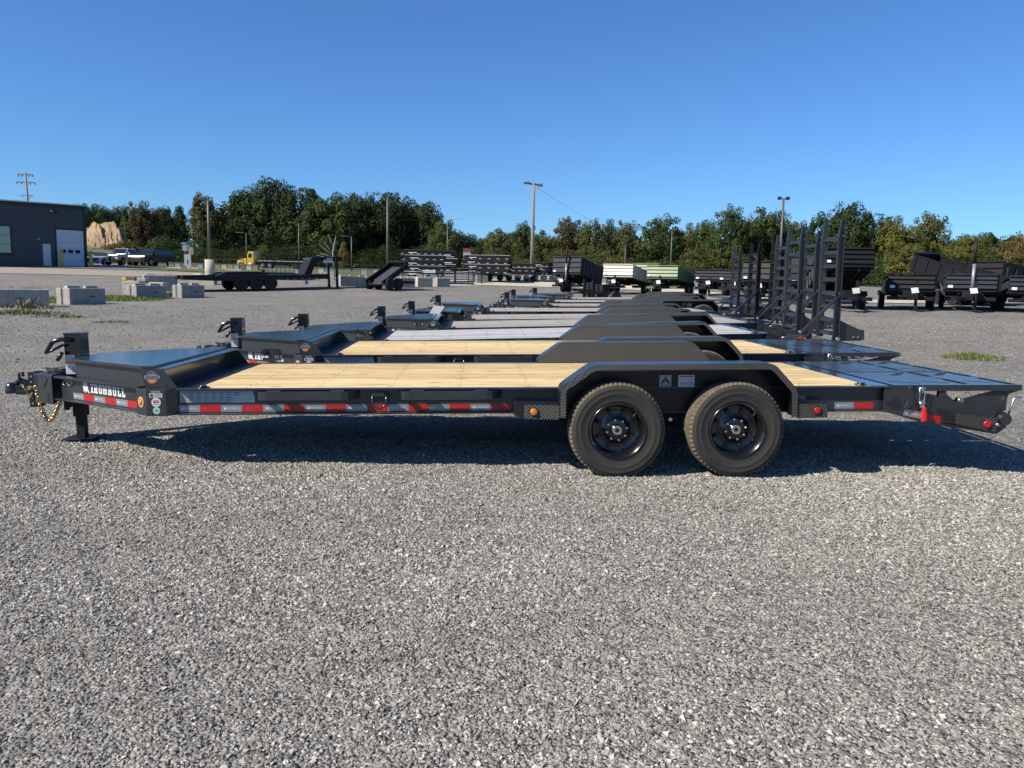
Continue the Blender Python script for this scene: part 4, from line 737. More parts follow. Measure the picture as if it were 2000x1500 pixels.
        B(MB().tube([(2.885, -1.07, .47), (2.905, -1.07, .55), (2.92, -1.07, .605), (2.94, -1.07, .617), (2.98, -1.07, .617)], .009, 7), 'spring_hook', MT['zinc'])
        B(MB().cyl((2.84, -1.10, .435), (2.84, -1.11, .435), .05, 16), 'hinge_cap', paint)
    else:
        for s in (-1, 1):
            ya, yb_ = (s * 1.0, s * .46); lo, hi = min(ya, yb_), max(ya, yb_); X0, X1 = 2.90, 2.985; Z0, Z1 = .60, 2.36; lean = .02
            rp = None
            for yy in (lo, hi):
                poly = [(X0, Z0), (X1, Z0), (X1 + lean, Z1 - .05), (X1 + lean, Z1 + .02), (X1 + lean - .02, Z1 + .10), (X1 + lean - .055, Z1 + .10), (X0 + lean, Z1 - .16)]
                od = -1 if yy == lo else 1; mb = MB(); mb.prism(poly, 'y', yy - .003, yy + .003)
                for xa, xb, ta, tb in ((X0 - .006, X0, Z0, Z1 - .17), (X1 + .0005, X1 + .0065, Z0, Z1 - .04)): mb.hexa([(xa, min(yy, yy + od * .045), ta), (xb, min(yy, yy + od * .045), ta), (xb, max(yy, yy + od * .045), ta), (xa, max(yy, yy + od * .045), ta), (xa + lean, min(yy, yy + od * .045), tb), (xb + lean, min(yy, yy + od * .045), tb), (xb + lean, max(yy, yy + od * .045), tb), (xa + lean, max(yy, yy + od * .045), tb)])
                mb.bar((X0 + lean, yy + od * .022, Z1 - .17), (X1 + lean - .055, yy + od * .022, Z1 + .10), .045, .006, (1, 0, 0))
                if rp is None: rp = B(mb, 'ladder_ramp', paint); rr = rp
                else: mb.build('ramp_side', paint, rp)
            for k in range(8):
                z = Z0 + .06 + k * .213; x = X0 + lean * k / 8
                MB().hexa([(x + .004, lo + .004, z - .008), (x + .054, lo + .004, z - .004), (x + .054, hi - .004, z - .004), (x + .004, hi - .004, z - .008), (x + .004, lo + .004, z), (x + .054, lo + .004, z + .055), (x + .054, hi - .004, z + .055), (x + .004, hi - .004, z)]).build('rung', paint, rp)
            MB().prism([(X1, .92), (X1 + .02, .90), (3.34, .74), (3.42, .735), (3.43, .58), (3.36, .56), (X0, .56), (X0, .62)], 'y', lo + .02, lo + .032).build('ramp_foot', paint, rp)
            for dx in (.26, .33): MB().cyl((X1 + dx, lo + .0, .62), (X1 + dx, lo + .02, .62), .014, 8).build('foot_bolt', MT['chrome'], rp)
            B(MB().bar((X0 + .08, lo - .02, 1.30), (X0 - .50, lo - .02, .73), .035, .045, (0, 1, 0)), 'ramp_brace', paint, rp)
            B(MB().cyl((X0 + .08, lo - .04, 1.31), (X0 + .08, lo + .0, 1.31), .03, 12), 'brace_pin', paint, rp); MB().cyl((X1 - .02, lo - .06, Z0), (X1 - .02, lo + .02, Z0), .03, 10).build('hinge_pin', MT['silver'], rp)
            MB().cyl((X1 + .0, lo - .03, Z1 - .15), (X1 + .02, lo + .02, Z1 - .15), .02, 8).build('stop_peg', paint, rp)
        B(MB().tube([(2.05, -1.07, .60), (2.05, -1.09, .65), (2.12, -1.09, .655), (2.13, -1.09, .635)], .008, 6), 'tail_hook', MT['zinc'])
    return T
# mesh-textured tread for the flat ramps
m = mat('expanded_mesh_tread', (.035, .038, .044), .30, coat=.5); N, L = m.node_tree.nodes, m.node_tree.links; b = N['Principled BSDF']; tc = N.new('ShaderNodeTexCoord')
wv = N.new('ShaderNodeTexWave'); wv.inputs['Scale'].default_value = 8; wv.bands_direction = 'DIAGONAL'; mrr = N.new('ShaderNodeMapRange'); mrr.inputs[1].default_value = .25; mrr.inputs[2].default_value = .6; mrr.inputs[3].default_value = .75; mrr.inputs[4].default_value = .22; L.new(wv.outputs['Fac'], mrr.inputs[0]); L.new(mrr.outputs[0], b.inputs['Roughness']); mrs = N.new('ShaderNodeMapRange'); mrs.inputs[1].default_value = .25; mrs.inputs[2].default_value = .6; mrs.inputs[3].default_value = .1; mrs.inputs[4].default_value = .9; L.new(wv.outputs['Fac'], mrs.inputs[0]); L.new(mrs.outputs[0], b.inputs['Coat Weight']); L.new(tc.outputs['Object'], wv.inputs['Vector']); vr = N.new('ShaderNodeTexVoronoi'); vr.inputs['Scale'].default_value = 48; L.new(tc.outputs['Object'], vr.inputs['Vector'])
ad = N.new('ShaderNodeMath'); ad.operation = 'ADD'; L.new(wv.outputs['Fac'], ad.inputs[0]); L.new(vr.outputs['Distance'], ad.inputs[1]); bp = N.new('ShaderNodeBump'); bp.inputs['Distance'].default_value = .004; bp.inputs['Strength'].default_value = .4; L.new(ad.outputs[0], bp.inputs['Height']); L.new(bp.outputs[0], b.inputs['Normal'])
MT['mesh'] = m

GRP = 'equipment trailers parked in the row'
def erot(theta, yaw=2.9, roll=0): return (math.radians(roll), math.radians(theta), math.radians(yaw))
T1 = trailer('nearest equipment trailer, new yellow pine deck, flat mesh ramps laid level, on grey gravel', GRP, loc=(1.285, 7.53, 0), rot=erot(-1.0))
T2 = copy_tree(T1); T2.location = (1.723, 10.575, .03); T2.rotation_euler = erot(-1.1, roll=.6); T2['label'] = 'second trailer of the row, same new yellow deck and flat ramps, right behind the nearest'
T3 = trailer('third trailer of the row, pale grey weathered deck and the tallest upright ladder ramps', GRP, ladder=True, E=.32, WD='woodg', loc=(2.164, 13.426, .085), rot=erot(-2.1, roll=1.0))
T4 = trailer('fourth trailer of the row, dull tan deck, ladder ramps, green badge by its tool box', GRP, ladder=True, E=.22, WD='woodt', loc=(2.886, 16.276, .135), rot=erot(-2.0, roll=1.0), emb='green')
T5 = trailer('black trailer with red and white tape marks and black ladder ramps, fifth of the row', GRP, ladder=True, E=.25, P='blkm', PL='plateb', WD='woodt', marks=False, loc=(3.15, 19.125, .14), rot=erot(-1.5, roll=1.0))
mk = MB()
for k in range(7): 
    x = -4.1 + k * .75; M = frame_on((x, -1.0715, .60), (1, 0, 0), (0, -1, 0)); mk.mi = 0; rect(mk, M, 0, .15, -.02, .04); mk.mi = 1; rect(mk, M, .15, .30, -.02, .04)
mk.build('reflective_tape', [MT['white'], MT['red']], T5)
MB().box(-4.4, -1.0, -1.071, -1.06, .50, .714).build('rail_skirt', MT['blkm'], T5)
MB().hexa([(-5.15, -.92, .76), (-4.93, -.92, .74), (-4.93, -.89, .74), (-5.15, -.89, .76), (-4.98, -.92, 1.03), (-4.74, -.92, 1.01), (-4.74, -.89, 1.01), (-4.98, -.89, 1.03)]).build('white_panel', MT['white'], T5)
T6 = copy_tree(T4); T6.location = (3.471, 21.975, .20); T6.rotation_euler = erot(-1, roll=1.0); T6['label'] = 'sixth trailer of the row, behind the black one, carrying the two slimmest upright ladder ramps'
T7 = copy_tree(T2); T7.location = (5.1, 24.775, .29); T7.rotation_euler = erot(-1, roll=1.0); T7['label'] = 'seventh trailer of the row, only fenders and tool box showing above the decks in front'
T8 = copy_tree(T2); T8.location = (5.3, 27.575, .36); T8.rotation_euler = erot(-1, roll=1.0); T8['label'] = 'eighth trailer of the row, its tool box and jack standing behind the seventh'
T9 = copy_tree(T2); T9.location = (6.11, 30.375, .42); T9.rotation_euler = erot(-1, roll=1.0); T9['label'] = 'farthest trailer of the row, in front of the green dump trailer'
for t in (T7, T8, T9):
    for c in t.children:
        if c.name.startswith('plank'): c.data = c.data.copy(); c.data.materials[0] = MT['woodt']
# the grey plank tops of the third are the palest
# ================================================================= metal building on the left
BA = math.radians(50); C0 = Vector((-42.5, 79.0)); BE = Vector((math.cos(BA), math.sin(BA))); BN = Vector((-BE.y, BE.x)); ZB = 2.45
def wl(px, py):
    d = ray(px, py); t = (C0 @ BN) / (Vector(d[:2]) @ BN); P = _C + d * t; return (Vector(P[:2]) - C0) @ BE, P.z - ZB
Bd = thing('metal_building', 'dark blue-grey ribbed metal building with white garage door at the far left', 'building', (C0.x, C0.y, ZB), (0, 0, BA))
eave0, eave1 = wl(172, 404)[1], wl(0, 392)[1]; xl = wl(0, 392)[0]; XL = xl - 5; ev = lambda x: eave0 + (eave1 - eave0) * (x / xl)
MB().prism([(XL, -1.2), (0, -1.2), (0, ev(0)), (XL, ev(XL))], 'y', 0.0, .3).build('wall', MT['wall'], Bd)
MB().box(-.3, 0, .301, 16, -1.2, ev(0)).build('side_wall', MT['wall'], Bd); MB().box(XL, XL + .3, .301, 16, -1.2, ev(XL)).build('side_wall', MT['wall'], Bd)
gx0, gz1 = wl(109, 448); gx1 = wl(162, 449)[0]; dx0, dz1 = wl(83, 476); dx1 = wl(98, 476)[0]; wx1, wz1 = wl(19, 442); wz0 = wl(19, 494)[1]; wx0 = XL + .5
mb = MB(); x = XL + .1
while x < -.1:
    for za, zb in (((-1.0, ev(x) - .25),) if not (gx0 - .12 < x < gx1 + .12 or dx0 - .1 < x < dx1 + .1 or x < wx1 + .12) else ((gz1 + .15, ev(x) - .25),) if gx0 - .12 < x < gx1 + .12 else ((dz1 + .12, ev(x) - .25),) if dx0 - .1 < x < dx1 + .1 else ((-1.0, wz0 - .12), (wz1 + .12, ev(x) - .25))):
        mb.prism([(x - .05, 0), (x - .02, -.05), (x + .02, -.05), (x + .05, 0)], 'z', za, zb)
    x += .235
tag(mb.build('wall_ribs', MT['wall'], Bd), kind='stuff')
MB().prism([(XL - .2, ev(XL) - .25), (.25, ev(0) - .25), (.25, ev(0) + .02), (XL - .2, ev(XL) + .02)], 'y', -.18, -.001).build('eave_trim', MT['trim'], Bd)
MB().prism([(XL - .3, ev(XL) + .021), (.32, ev(0) + .021), (.32, ev(0) + .12), (XL - .3, ev(XL) + .12)], 'y', -.3, 16).build('roof', MT['roofm'], Bd)
MB().box(-.12, .03, -.08, -.001, -1.0, ev(0) - .26).build('corner_trim', MT['trim'], Bd); MB().box(.031, .15, -.1, .12, -1.0, ev(0) - .26).build('downpipe', MT['trim'], Bd)
gd = MB().box(gx0 - .12, gx0, -.07, -.001, -.3, gz1 + .12).box(gx1, gx1 + .12, -.07, -.001, -.3, gz1 + .12).box(gx0 - .12, gx1 + .12, -.07, -.001, gz1 + .001, gz1 + .12).build('garage_door', MT['trim'], Bd); hgt = gz1 / 6
for k in range(6): MB().box(gx0 + .005, gx1 - .005, -.03, -.002, k * hgt + .008, (k + 1) * hgt - .008).build('door_panel', MT['doorw'], gd)
for k in range(3): a = gx0 + (gx1 - gx0) * (.15 + k * .26); MB().box(a, a + (gx1 - gx0) * .18, -.036, -.031, hgt * 2.2, hgt * 2.75).build('door_window', MT['dglass'], gd)
dr = MB().box(dx0, dx1, -.04, -.001, 0, dz1).build('door', MT['doorw'], Bd); MB().cyl((dx0 + .08, -.05, 1.0), (dx0 + .08, -.09, 1.0), .04, 8).build('handle', MT['wire'], dr); MB().box(dx0 - .08, dx1 + .08, -.06, -.001, dz1 + .001, dz1 + .09).build('frame', MT['trim'], dr)
wd = MB().box(wx0, wx1 + .12, -.10, -.001, wz1, wz1 + .12).box(wx0, wx1 + .12, -.10, -.001, wz0 - .25, wz0).box(wx1, wx1 + .12, -.10, -.001, wz0, wz1).build('window', MT['trim'], Bd)
nz = 3; hz = (wz1 - wz0) / nz; skyg = mat('reflective_window_glass', (.20, .23, .20), .08, metal=.6)
for k in range(nz):
    for j in range(4): a = wx1 - (j + 1) * .95; MB().box(a + .02, a + .93, -.03, -.002, wz0 + k * hz + .02, wz0 + (k + 1) * hz - .02).build('pane', skyg, wd)
lx, lz = wl(105, 413); MB().box(lx - .5, lx + .35, -.3, -.05, lz - .1, lz + .1).build('wall_light', MT['wire'], Bd); MB().box(lx - .5, lx - .2, -.32, -.301, lz - .08, lz + .1).build('wall_light_glass', MT['silver'], Bd)
lx, lz = wl(75, 467); MB().box(lx - .2, lx + .1, -.2, -.05, lz - .06, lz + .08).build('door_light', MT['silver'], Bd)
for px, py, t in ((114, 519, 'yellow bollard at the left jamb of the garage door'), (171, 519, 'yellow bollard at the corner of the metal building')):
    x, z = wl(px, py); P = C0 + BE * x - BN * .9; b_ = MB().cyl((0, 0, -.6), (0, 0, 1.45), .16, 12).lathe([(.16, 1.45), (.12, 1.55), (0, 1.6)], (0, 0, 0), 'z', 12).build('bollard', MT['yel'], None, (P.x, P.y, ZB)); tag(b_, t, 'bollard', 'yellow bollards')
# ================================================================= poles
def lamp(px, top, D, label, head='flood', r=.09, base=0, m='polem', hd=1):
    g = gpos(px, D); h = hat(px, top, D) - g.z; t = thing('street_lamp', label, 'lamp post', g, group='lamp posts around the yard')
    if base: MB().cyl((0, 0, -.3), (0, 0, base), .36, 16).build('concrete_base', MT['conccream'], t)
    MB().cyl((0, 0, base), (0, 0, h), r, 8, r * .75).build('pole', MT[m], t)
    if head == 'flood': MB().box(-.75 * hd, -.05, -.12, .12, h - .25, h - .12).bar((-.2, 0, h - .12), (.05, 0, h - .05), .08, .08).build('lamp_head', MT['wire'], t)
    elif head == 'arm': MB().tube([(0, 0, h - .1), (-.4, 0, h + .02), (-.8, 0, h + .05)], .03, 6).box(-1.25, -.7, -.08, .08, h + .0, h + .08).build('lamp_head', MT['polem'], t)
    elif head == 'twin':
        MB().box(-.4, .4, -.04, .04, h - .05, h + .03).build('cross_arm', MT['wire'], t)
        for dx in (-.34, .34): MB().box(dx - .13, dx + .13, -.12, .12, h - .08, h + .16).build('lamp_head', MT['wire'], t)
    return t
lamp(411, 384, 60, 'brown lamp post standing in a round white concrete base at the driveway', base=1.35, r=.13)
lamp(757, 384, 76, 'tall bare metal lamp post in front of the dark oaks', r=.13, head='twin')
lamp(585, 436, 94, 'thin lamp post with a side arm left of the dead tree', head='arm', r=.08); lamp(687, 462, 92, 'short lamp post with a side arm right of the dead tree', head='arm', r=.08)
lamp(873, 437, 92, 'thin lamp post with a side arm above the stacked dump bodies', head='arm', r=.08); lamp(483, 455, 96, 'thin dark lamp post behind the yellow truck', head='arm', r=.06)
lamp(1520, 388, 66, 'dark lamp post with twin floodlights behind the ladder ramps', head='twin', r=.12)
lamp(1308, 452, 84, 'plain dark post in front of the feathery green tree', head='none', r=.08); lamp(1219, 480, 84, 'short dark post above the cream dump trailer', head='none', r=.07); lamp(1780, 500, 60, 'short dark post left of the tilted dump bed', head='none', r=.06); lamp(1978, 520, 60, 'short thin post above the rightmost trailer', head='none', r=.05)
g = gpos(1038, 72); hp = hat(1040, 357, 72) - g.z; t = thing('utility_pole', 'tall grey wooden pole with a floodlight crossarm in the middle of the yard', 'utility pole', g)
MB().cyl((0, 0, -.3), (0, 0, hp), .19, 12, .12).build('pole', MT['pole'], t); MB().bar((-.75, 0, hp - .05), (.75, 0, hp - .2), .1, .12).build('crossarm', MT['wire'], t); MB().box(-.9, -.35, -.2, .2, hp - .1, hp + .05).box(.35, .8, -.2, .2, hp - .3, hp - .1).build('floodlight', MT['polem'], t); MB().box(.05, .22, -.1, .1, hp - .8, hp - .3).build('junction_box', MT['blue'], t)
g = gpos(66, 150); hp = hat(62, 336, 150) - g.z; t = thing('utility_pole', 'wooden utility pole with two crossarms rising behind the metal building', 'utility pole', g, (0, 0, .2))
MB().cyl((0, 0, 0), (-.35, 0, hp), .24, 10, .16).build('pole', MT['pole'], t)
for dz, w in ((.5, 1.3), (1.9, 1.6)):
    ca = MB().box(-.35 - w, -.35 + w, -.1, .1, hp - dz - .1, hp - dz + .1).build('crossarm', MT['pole'], t)
    for q in (-.95, -.45, .45, .95): MB().cyl((-.35 + q * w, 0, hp - dz - .4), (-.35 + q * w, 0, hp - dz - .1), .08, 8).build('insulator', MT['wire'], ca)
MB().bar((-.35 - 1.1, 0, hp - 4.2), (-.35, 0, hp - 5.2), .07, .07).bar((-.35 + 1.1, 0, hp - 4.2), (-.35, 0, hp - 5.2), .07, .07).box(-1.2, .5, -.06, .06, hp - 4.35, hp - 4.2).build('brace', MT['pole'], t)
def wirec(name, a, b, sag, r, label):
    a, b = Vector(a), Vector(b); mb = MB(); mb.tube([a.lerp(b, k / 16) - Vector((0, 0, sag * 4 * (k / 16) * (1 - k / 16))) for k in range(17)], r, 4); tag(mb.build(name, MT['wire']), label, 'power line')
wirec('power_line', at(1042, 362, 72), at(1500, 470, 200), 6, .010, 'thin cable sagging down to the right from the wooden pole'); wirec('power_line', at(300, 414, 112), at(905, 428, 112), .5, .014, 'thin power line crossing in front of the big dark oaks')
# ================================================================= interlocking concrete blocks
def cblock(label, px, D, L=1.75, yaw=8, h=.61, m='conc', z=0, dep=.70, cap=True, mark=True):
    g = gpos(px, D); t = thing('concrete_block', label, 'concrete block', (g.x, g.y, g.z + z), (0, 0, math.radians(yaw)), 'concrete barrier blocks')
    w, q = L / 2, dep / 2; n = .06
    pl = [(-w, -q), (w, -q), (w, -.09), (w - n, -.05), (w - n, .05), (w, .09), (w, q), (-w, q), (-w, .11), (-w + n, .06), (-w + n, -.06), (-w, -.11)]
    MB().prism(pl, 'z', -.1, h).build('block_body', MT[m], t, bevel=.025)
    if cap:
        for x in (-w * .5, w * .5):
            MB().hexa([(x - w * .36, -.11, h - .002), (x + w * .36, -.11, h - .002), (x + w * .36, .11, h - .002), (x - w * .36, .11, h - .002), (x - w * .30, -.07, h + .09), (x + w * .30, -.07, h + .09), (x + w * .30, .07, h + .09), (x - w * .30, .07, h + .09)]).build('interlock_key', MT[m], t)
        MB().tube([(-.06, 0, h - .02), (-.05, 0, h + .07), (.05, 0, h + .07), (.06, 0, h - .02)], .015, 6).build('lifting_loop', MT['polem'], t)
    if mark: 
        mb = MB(); mb.box(.05, .35, -q - .003, -q + .01, h * .45, h * .50).box(.1, .28, -q - .003, -q + .01, h * .52, h * .54); mb.build('cast_mark', MT['ink'], t)
cblock('leftmost grey concrete block, cut by the photo edge, dry weeds in front', 22, 27.5, 2.2, 33); cblock('wide grey concrete block with a lit left end, second from the left', 158, 30.5, 1.6, 69)
cblock('grey concrete block in front of the cream slab, third from the left', 286, 36.5, 1.6, 63); cblock('small concrete block directly in front of the gooseneck trailer tail', 368, 38.5, 1.3, 60)
cblock('grey concrete block lying farther back behind the cream slab', 313, 44, 1.7, 30, h=.85, mark=False)
g = gpos(283, 38.6); t = thing('concrete_slab', 'cream painted slab lying askew behind the third block', 'slab', (g.x, g.y, g.z + .32), (0, .02, .1)); MB().box(-.95, .95, -.25, .25, 0, .40).build('slab_body', MT['conccream'], t, bevel=.03); MB().box(-.25, .15, -.3, .2, .41, .58).build('slab_lug', MT['conccream'], t, bevel=.03)
g = gpos(253, 39.5); MBx = MB().box(-.30, -.10, -.12, .12, .75, .90); t = thing('timber_offcut', 'short yellow ended timber resting on the cream slab', 'timber', (g.x, g.y, g.z)); MBx.build('painted_end', MT['yel'], t); MB().box(-.099, .32, -.11, .11, .76, .89).build('timber_body', MT['bark'], t); MB().box(-.3, .3, -.1, .1, -.05, .75).build('support', MT['conccream'], t)
for px, D, L, yw, m, t in [(398, 50.5, 1.5, 5, 'conccream', 'low pale block behind the tail of the gooseneck trailer'), (678, 51.5, 1.25, 38, 'conc', 'concrete block right beside the gooseneck of the long trailer'), (712, 50.8, 1.1, 50, 'conccream', 'cream block left of the tilted dump bed'),
        (793, 52.5, 1.0, 30, 'conc', 'block immediately right of the tilted dump bed'), (826, 55, 1.15, 34, 'conccream', 'cream block in front of the stacked dump bodies'), (862, 56.5, 1.0, 32, 'conc', 'grey block at the right foot of the stacked dump bodies'), (939, 66, 1.0, 25, 'conc', 'lone block at the edge of the cream gravel'),
        (640, 60, 1.0, 10, 'conccream', 'pale block behind the gooseneck of the long trailer'), (590, 62, .8, 10, 'conccream', 'pale block right of the mesh gate trailer')]:
    cblock(t, px, D, L, yw, m=m, mark=False, cap=D < 60)
# ================================================================= road vehicles
def car(label, name, cat, px, D, yaw, paint, kind, scale=1.0, lift=0, grp='vehicles parked beside the metal building'):
    g = gpos(px, D); t = thing(name, label, cat, (g.x, g.y, g.z + lift), (0, 0, math.radians(yaw)), grp); t.scale = (scale,) * 3; p = MT[paint]
    if kind == 'sedan': prof = [(-2.35, .35), (-2.38, .62), (-2.30, .78), (-1.2, .95), (1.25, 1.0), (2.2, .98), (2.35, .7), (2.3, .35)]; cab = [(-1.15, .94), (-.35, 1.40), (.75, 1.42), (1.7, 1.0)]; wb = (-1.45, 1.40); W_, r = .92, .34
    elif kind == 'pickup': prof = [(-2.85, .55), (-2.90, 1.0), (-2.80, 1.18), (-1.35, 1.28), (2.9, 1.25), (2.95, .6)]; cab = [(-1.45, 1.26), (-.75, 1.93), (.55, 1.95), (.75, 1.26)]; wb = (-1.9, 1.85); W_, r = 1.0, .42
    else: prof = [(-2.6, .45), (-2.65, .85), (-2.55, 1.05), (-1.3, 1.15), (2.5, 1.12), (2.6, .5)]; cab = [(-1.35, 1.13), (-.6, 1.75), (2.2, 1.75), (2.5, 1.12)]; wb = (-1.6, 1.6); W_, r = .96, .40
    body = prof[:1]
    lowf = prof[0][1]
    pts = list(prof); low = []
    for wx in wb[::-1]: low += [(wx + (r + .06) * math.cos(a), max(lowf - .02, r + (r + .06) * math.sin(a))) for a in np.linspace(0, math.pi, 8)]
    MB().prism(pts + low, 'y', -W_, W_).build('body', p, t, bevel=.05)
    k = .80; mb = MB(); n = len(cab); 
    vs = [(x, -W_ * (.97 if z < 1.3 else k), z) for x, z in cab] + [(x, W_ * (.97 if z < 1.3 else k), z) for x, z in cab]; mb.add(vs, [list(range(n)), list(range(n, 2 * n))[::-1]] + [(i, (i + 1) % n, n + (i + 1) % n, n + i) for i in range(n)]); mb.build('cabin', p, t, bevel=.03)
    def lerp(a, b, u): return (a[0] + (b[0] - a[0]) * u, a[1] + (b[1] - a[1]) * u)
    a, b = cab[0], cab[1]; q0, q1 = lerp(a, b, .1), lerp(a, b, .9); yb0, yb1 = W_ * .86, W_ * .72; MB().add([(q0[0] - .02, -yb0, q0[1] + .02), (q0[0] - .02, yb0, q0[1] + .02), (q1[0] - .02, yb1, q1[1] + .02), (q1[0] - .02, -yb1, q1[1] + .02)], [(0, 1, 2, 3)]) 
    mb = MB(); mb.add([(q0[0] - .03, -yb0, q0[1] + .03), (q0[0] - .03, yb0, q0[1] + .03), (q1[0] - .03, yb1, q1[1] + .03), (q1[0] - .03, -yb1, q1[1] + .03)], [(3, 2, 1, 0)]); mb.build('windscreen', MT['glass'], t)
    for s in (-1, 1):
        mb = MB(); z0, z1 = cab[0][1] + .08, cab[1][1] - .10; xa = lerp(cab[0], cab[1], .2)[0] + .1; xb = lerp(cab[2], cab[3], .75)[0] - .1; xt = cab[1][0] + .05; xu = cab[2][0] - .05
        f = lambda z: W_ * (.97 + (k - .97) * (z - cab[0][1]) / (cab[1][1] - cab[0][1])) + .012
        mb.add([(xa, s * f(z0), z0), (xb, s * f(z0), z0), (xu, s * f(z1), z1), (xt, s * f(z1), z1)], [(0, 1, 2, 3)] if s < 0 else [(3, 2, 1, 0)]); mb.build('side_window', MT['glass'], t)
        for wx in wb: w_ = MB().cyl((wx, s * (W_ - .22), r), (wx, s * (W_ + .01), r), r, 20).build('wheel', MT['rubber'], t); MB().cyl((wx, s * (W_ + .01), r), (wx, s * (W_ + .02), r), r * .62, 14).build('rim', MT['silver'], w_)
        xh = prof[1][0]; MB().box(xh - .02, xh + .3, s * W_ * .62, s * W_ * .96, prof[1][1] - .08, prof[1][1] + .08).build('headlight', MT['silver'], t)
        MB().box(cab[0][0] + .35, cab[0][0] + .5, s * (W_ + .02), s * (W_ + .2), cab[0][1] + .05, cab[0][1] + .2).build('mirror', p, t)
    MB().box(prof[0][0] - .06, prof[0][0] + .05, -W_ * .6, W_ * .6, prof[0][1] + .08, prof[1][1] + .02).build('grille', MT['wire'], t); MB().box(prof[0][0] - .1, prof[0][0] + .1, -W_ * .95, W_ * .95, prof[0][1] - .08, prof[0][1] + .1).build('bumper', MT['blkm'] if kind != 'sedan' else p, t)
    return t
car('white sedan parked nose out between the building corner and the white pickup', 'parked_car', 'car', 209, 92, 80, 'wpaint', 'sedan'); car('white pickup truck with black bumper parked beside the white sedan', 'pickup_truck', 'pickup truck', 249, 94, 80, 'wpaint', 'pickup')
car('dark teal pickup truck parked to the right of the white one', 'pickup_truck', 'pickup truck', 300, 92, 80, 'dpaint', 'suv', 1.12); car('dark car mostly hidden behind the white sedan at the building corner', 'parked_car', 'car', 188, 101, 80, 'dpaint', 'sedan')
# yellow truck
g = gpos(487, 98); t = thing('semi_truck', 'yellow day-cab truck with an empty flatbed, facing left in front of the oaks', 'truck', g, (0, 0, .12)); t.scale = (.68, .68, .68); yl = mat('truck_yellow', (.75, .50, .02), .35, coat=.6)
MB().prism([(-1.9, .6), (-1.95, 1.15), (-1.2, 1.6), (-.15, 1.75), (-.15, .6)], 'y', -.85, .85).build('hood', yl, t, bevel=.08); cb = MB().prism([(-.15, .6), (-.15, 1.75), (.1, 2.75), (.25, 2.95), (1.1, 2.95), (1.1, .6)], 'y', -1.1, 1.1).build('cab', yl, t, bevel=.06)
MB().add([(-.16, -.95, 1.82), (-.16, .95, 1.82), (.1, .9, 2.7), (.1, -.9, 2.7)], [(3, 2, 1, 0)]); mb = MB(); mb.add([(.05, -1.112, 1.85), (.75, -1.112, 1.85), (.75, -1.112, 2.6), (.2, -1.112, 2.6)], [(0, 1, 2, 3)]); mb.build('side_window', MT['glass'], cb); MB().hexa([(-.17, -.95, 1.80), (-.15, -.95, 1.80), (-.15, .95, 1.80), (-.17, .95, 1.80), (.04, -.9, 2.72), (.06, -.9, 2.72), (.06, .9, 2.72), (.04, .9, 2.72)]).build('windscreen', MT['glass'], cb)
for s in (-1, 1):
    for x in (-1.15, 2.6, 3.8): w_ = MB().cyl((x, s * .85, .5), (x, s * 1.12, .5), .5, 20).build('wheel', MT['rubber'], t); MB().cyl((x, s * 1.12, .5), (x, s * 1.13, .5), .3, 14).build('rim', MT['silver'], w_)
    MB().cyl((1.3, s * .9, .8), (1.3, s * .9, 3.2), .08, 8).build('exhaust_stack', MT['chrome'], t); MB().cyl((.1, s * .9, .65), (1.2, s * .9, .65), .3, 12).build('fuel_tank', MT['silver'], t)
MB().box(-.2, 4.6, -.45, .45, .7, .95).build('chassis', MT['blkm'], t); MB().box(1.8, 10.5, -1.2, 1.2, 1.25, 1.42).build('flatbed', MT['woodt'], t); MB().box(1.9, 10.4, -.5, .5, .96, 1.25).build('flatbed_frame', MT['blkm'], t)
for x in (8.3, 9.4):
    for s in (-1, 1): MB().cyl((x, s * .85, .5), (x, s * 1.12, .5), .5, 18).build('wheel', MT['rubber'], t)
# ================================================================= long gooseneck trailer
pa, pb = gpos(352, 44.0), gpos(655, 49.5); dv = (pb - pa); Lg = dv.length - .6; yaw = math.atan2(dv.y, dv.x)
t = thing('gooseneck_trailer', 'long black gooseneck flatbed trailer standing alone across the left yard', 'trailer', pa, (0, -math.atan2(pb.z - pa.z, Lg), yaw)); bk = MT['blkm']; dk = mat('dusty_black_deck', (.045, .048, .050), .55, var=.3, nscale=2)
W2 = 1.25; dz = .82
MB().prism([(-.2, dz - .10), (1.6, dz + .0), (Lg - .3, dz), (Lg - .3, dz - .28), (1.8, dz - .28), (-.2, dz - .16)], 'y', -W2, W2).build('deck_frame', bk, t)
for k in range(14): y = -W2 + .02 + k * (2 * W2 - .04) / 14; MB().box(1.62, Lg - .35, y, y + .165, dz + .002, dz + .022).build('deck_board', dk, t)
for s in (-1, 1): MB().hexa([(1.75, s * .75 - .42, dz + .03), (4.6, s * .75 - .42, dz + .03), (4.6, s * .75 + .42, dz + .03), (1.75, s * .75 + .42, dz + .03), (2.25, s * .75 - .40, dz + .22), (4.1, s * .75 - .40, dz + .22), (4.1, s * .75 + .40, dz + .22), (2.25, s * .75 + .40, dz + .22)]).build('drive_over_fender', bk, t)
for s in (-1, 1):
    for x in (3.0, 3.85, 4.7): w_ = MB().cyl((x, s * 1.0, .38), (x, s * 1.24, .38), .38, 22).build('wheel', MT['far'], t); MB().cyl((x, s * 1.24, .38), (x, s * 1.25, .38), .2, 14).build('rim', bk, w_)
    MB().box(-.1, 1.6, s * .9 - .25, s * .9 + .25, dz - .08, dz + .06).build('ramp', bk, t)
MB().prism([(Lg - 1.6, dz), (Lg - 1.1, dz + .95), (Lg - 1.0, dz + 1.05), (Lg + .9, dz + 1.05), (Lg + .9, dz + .78), (Lg - .8, dz + .78), (Lg - 1.15, dz)], 'y', -.55, .55).build('gooseneck', bk, t); 
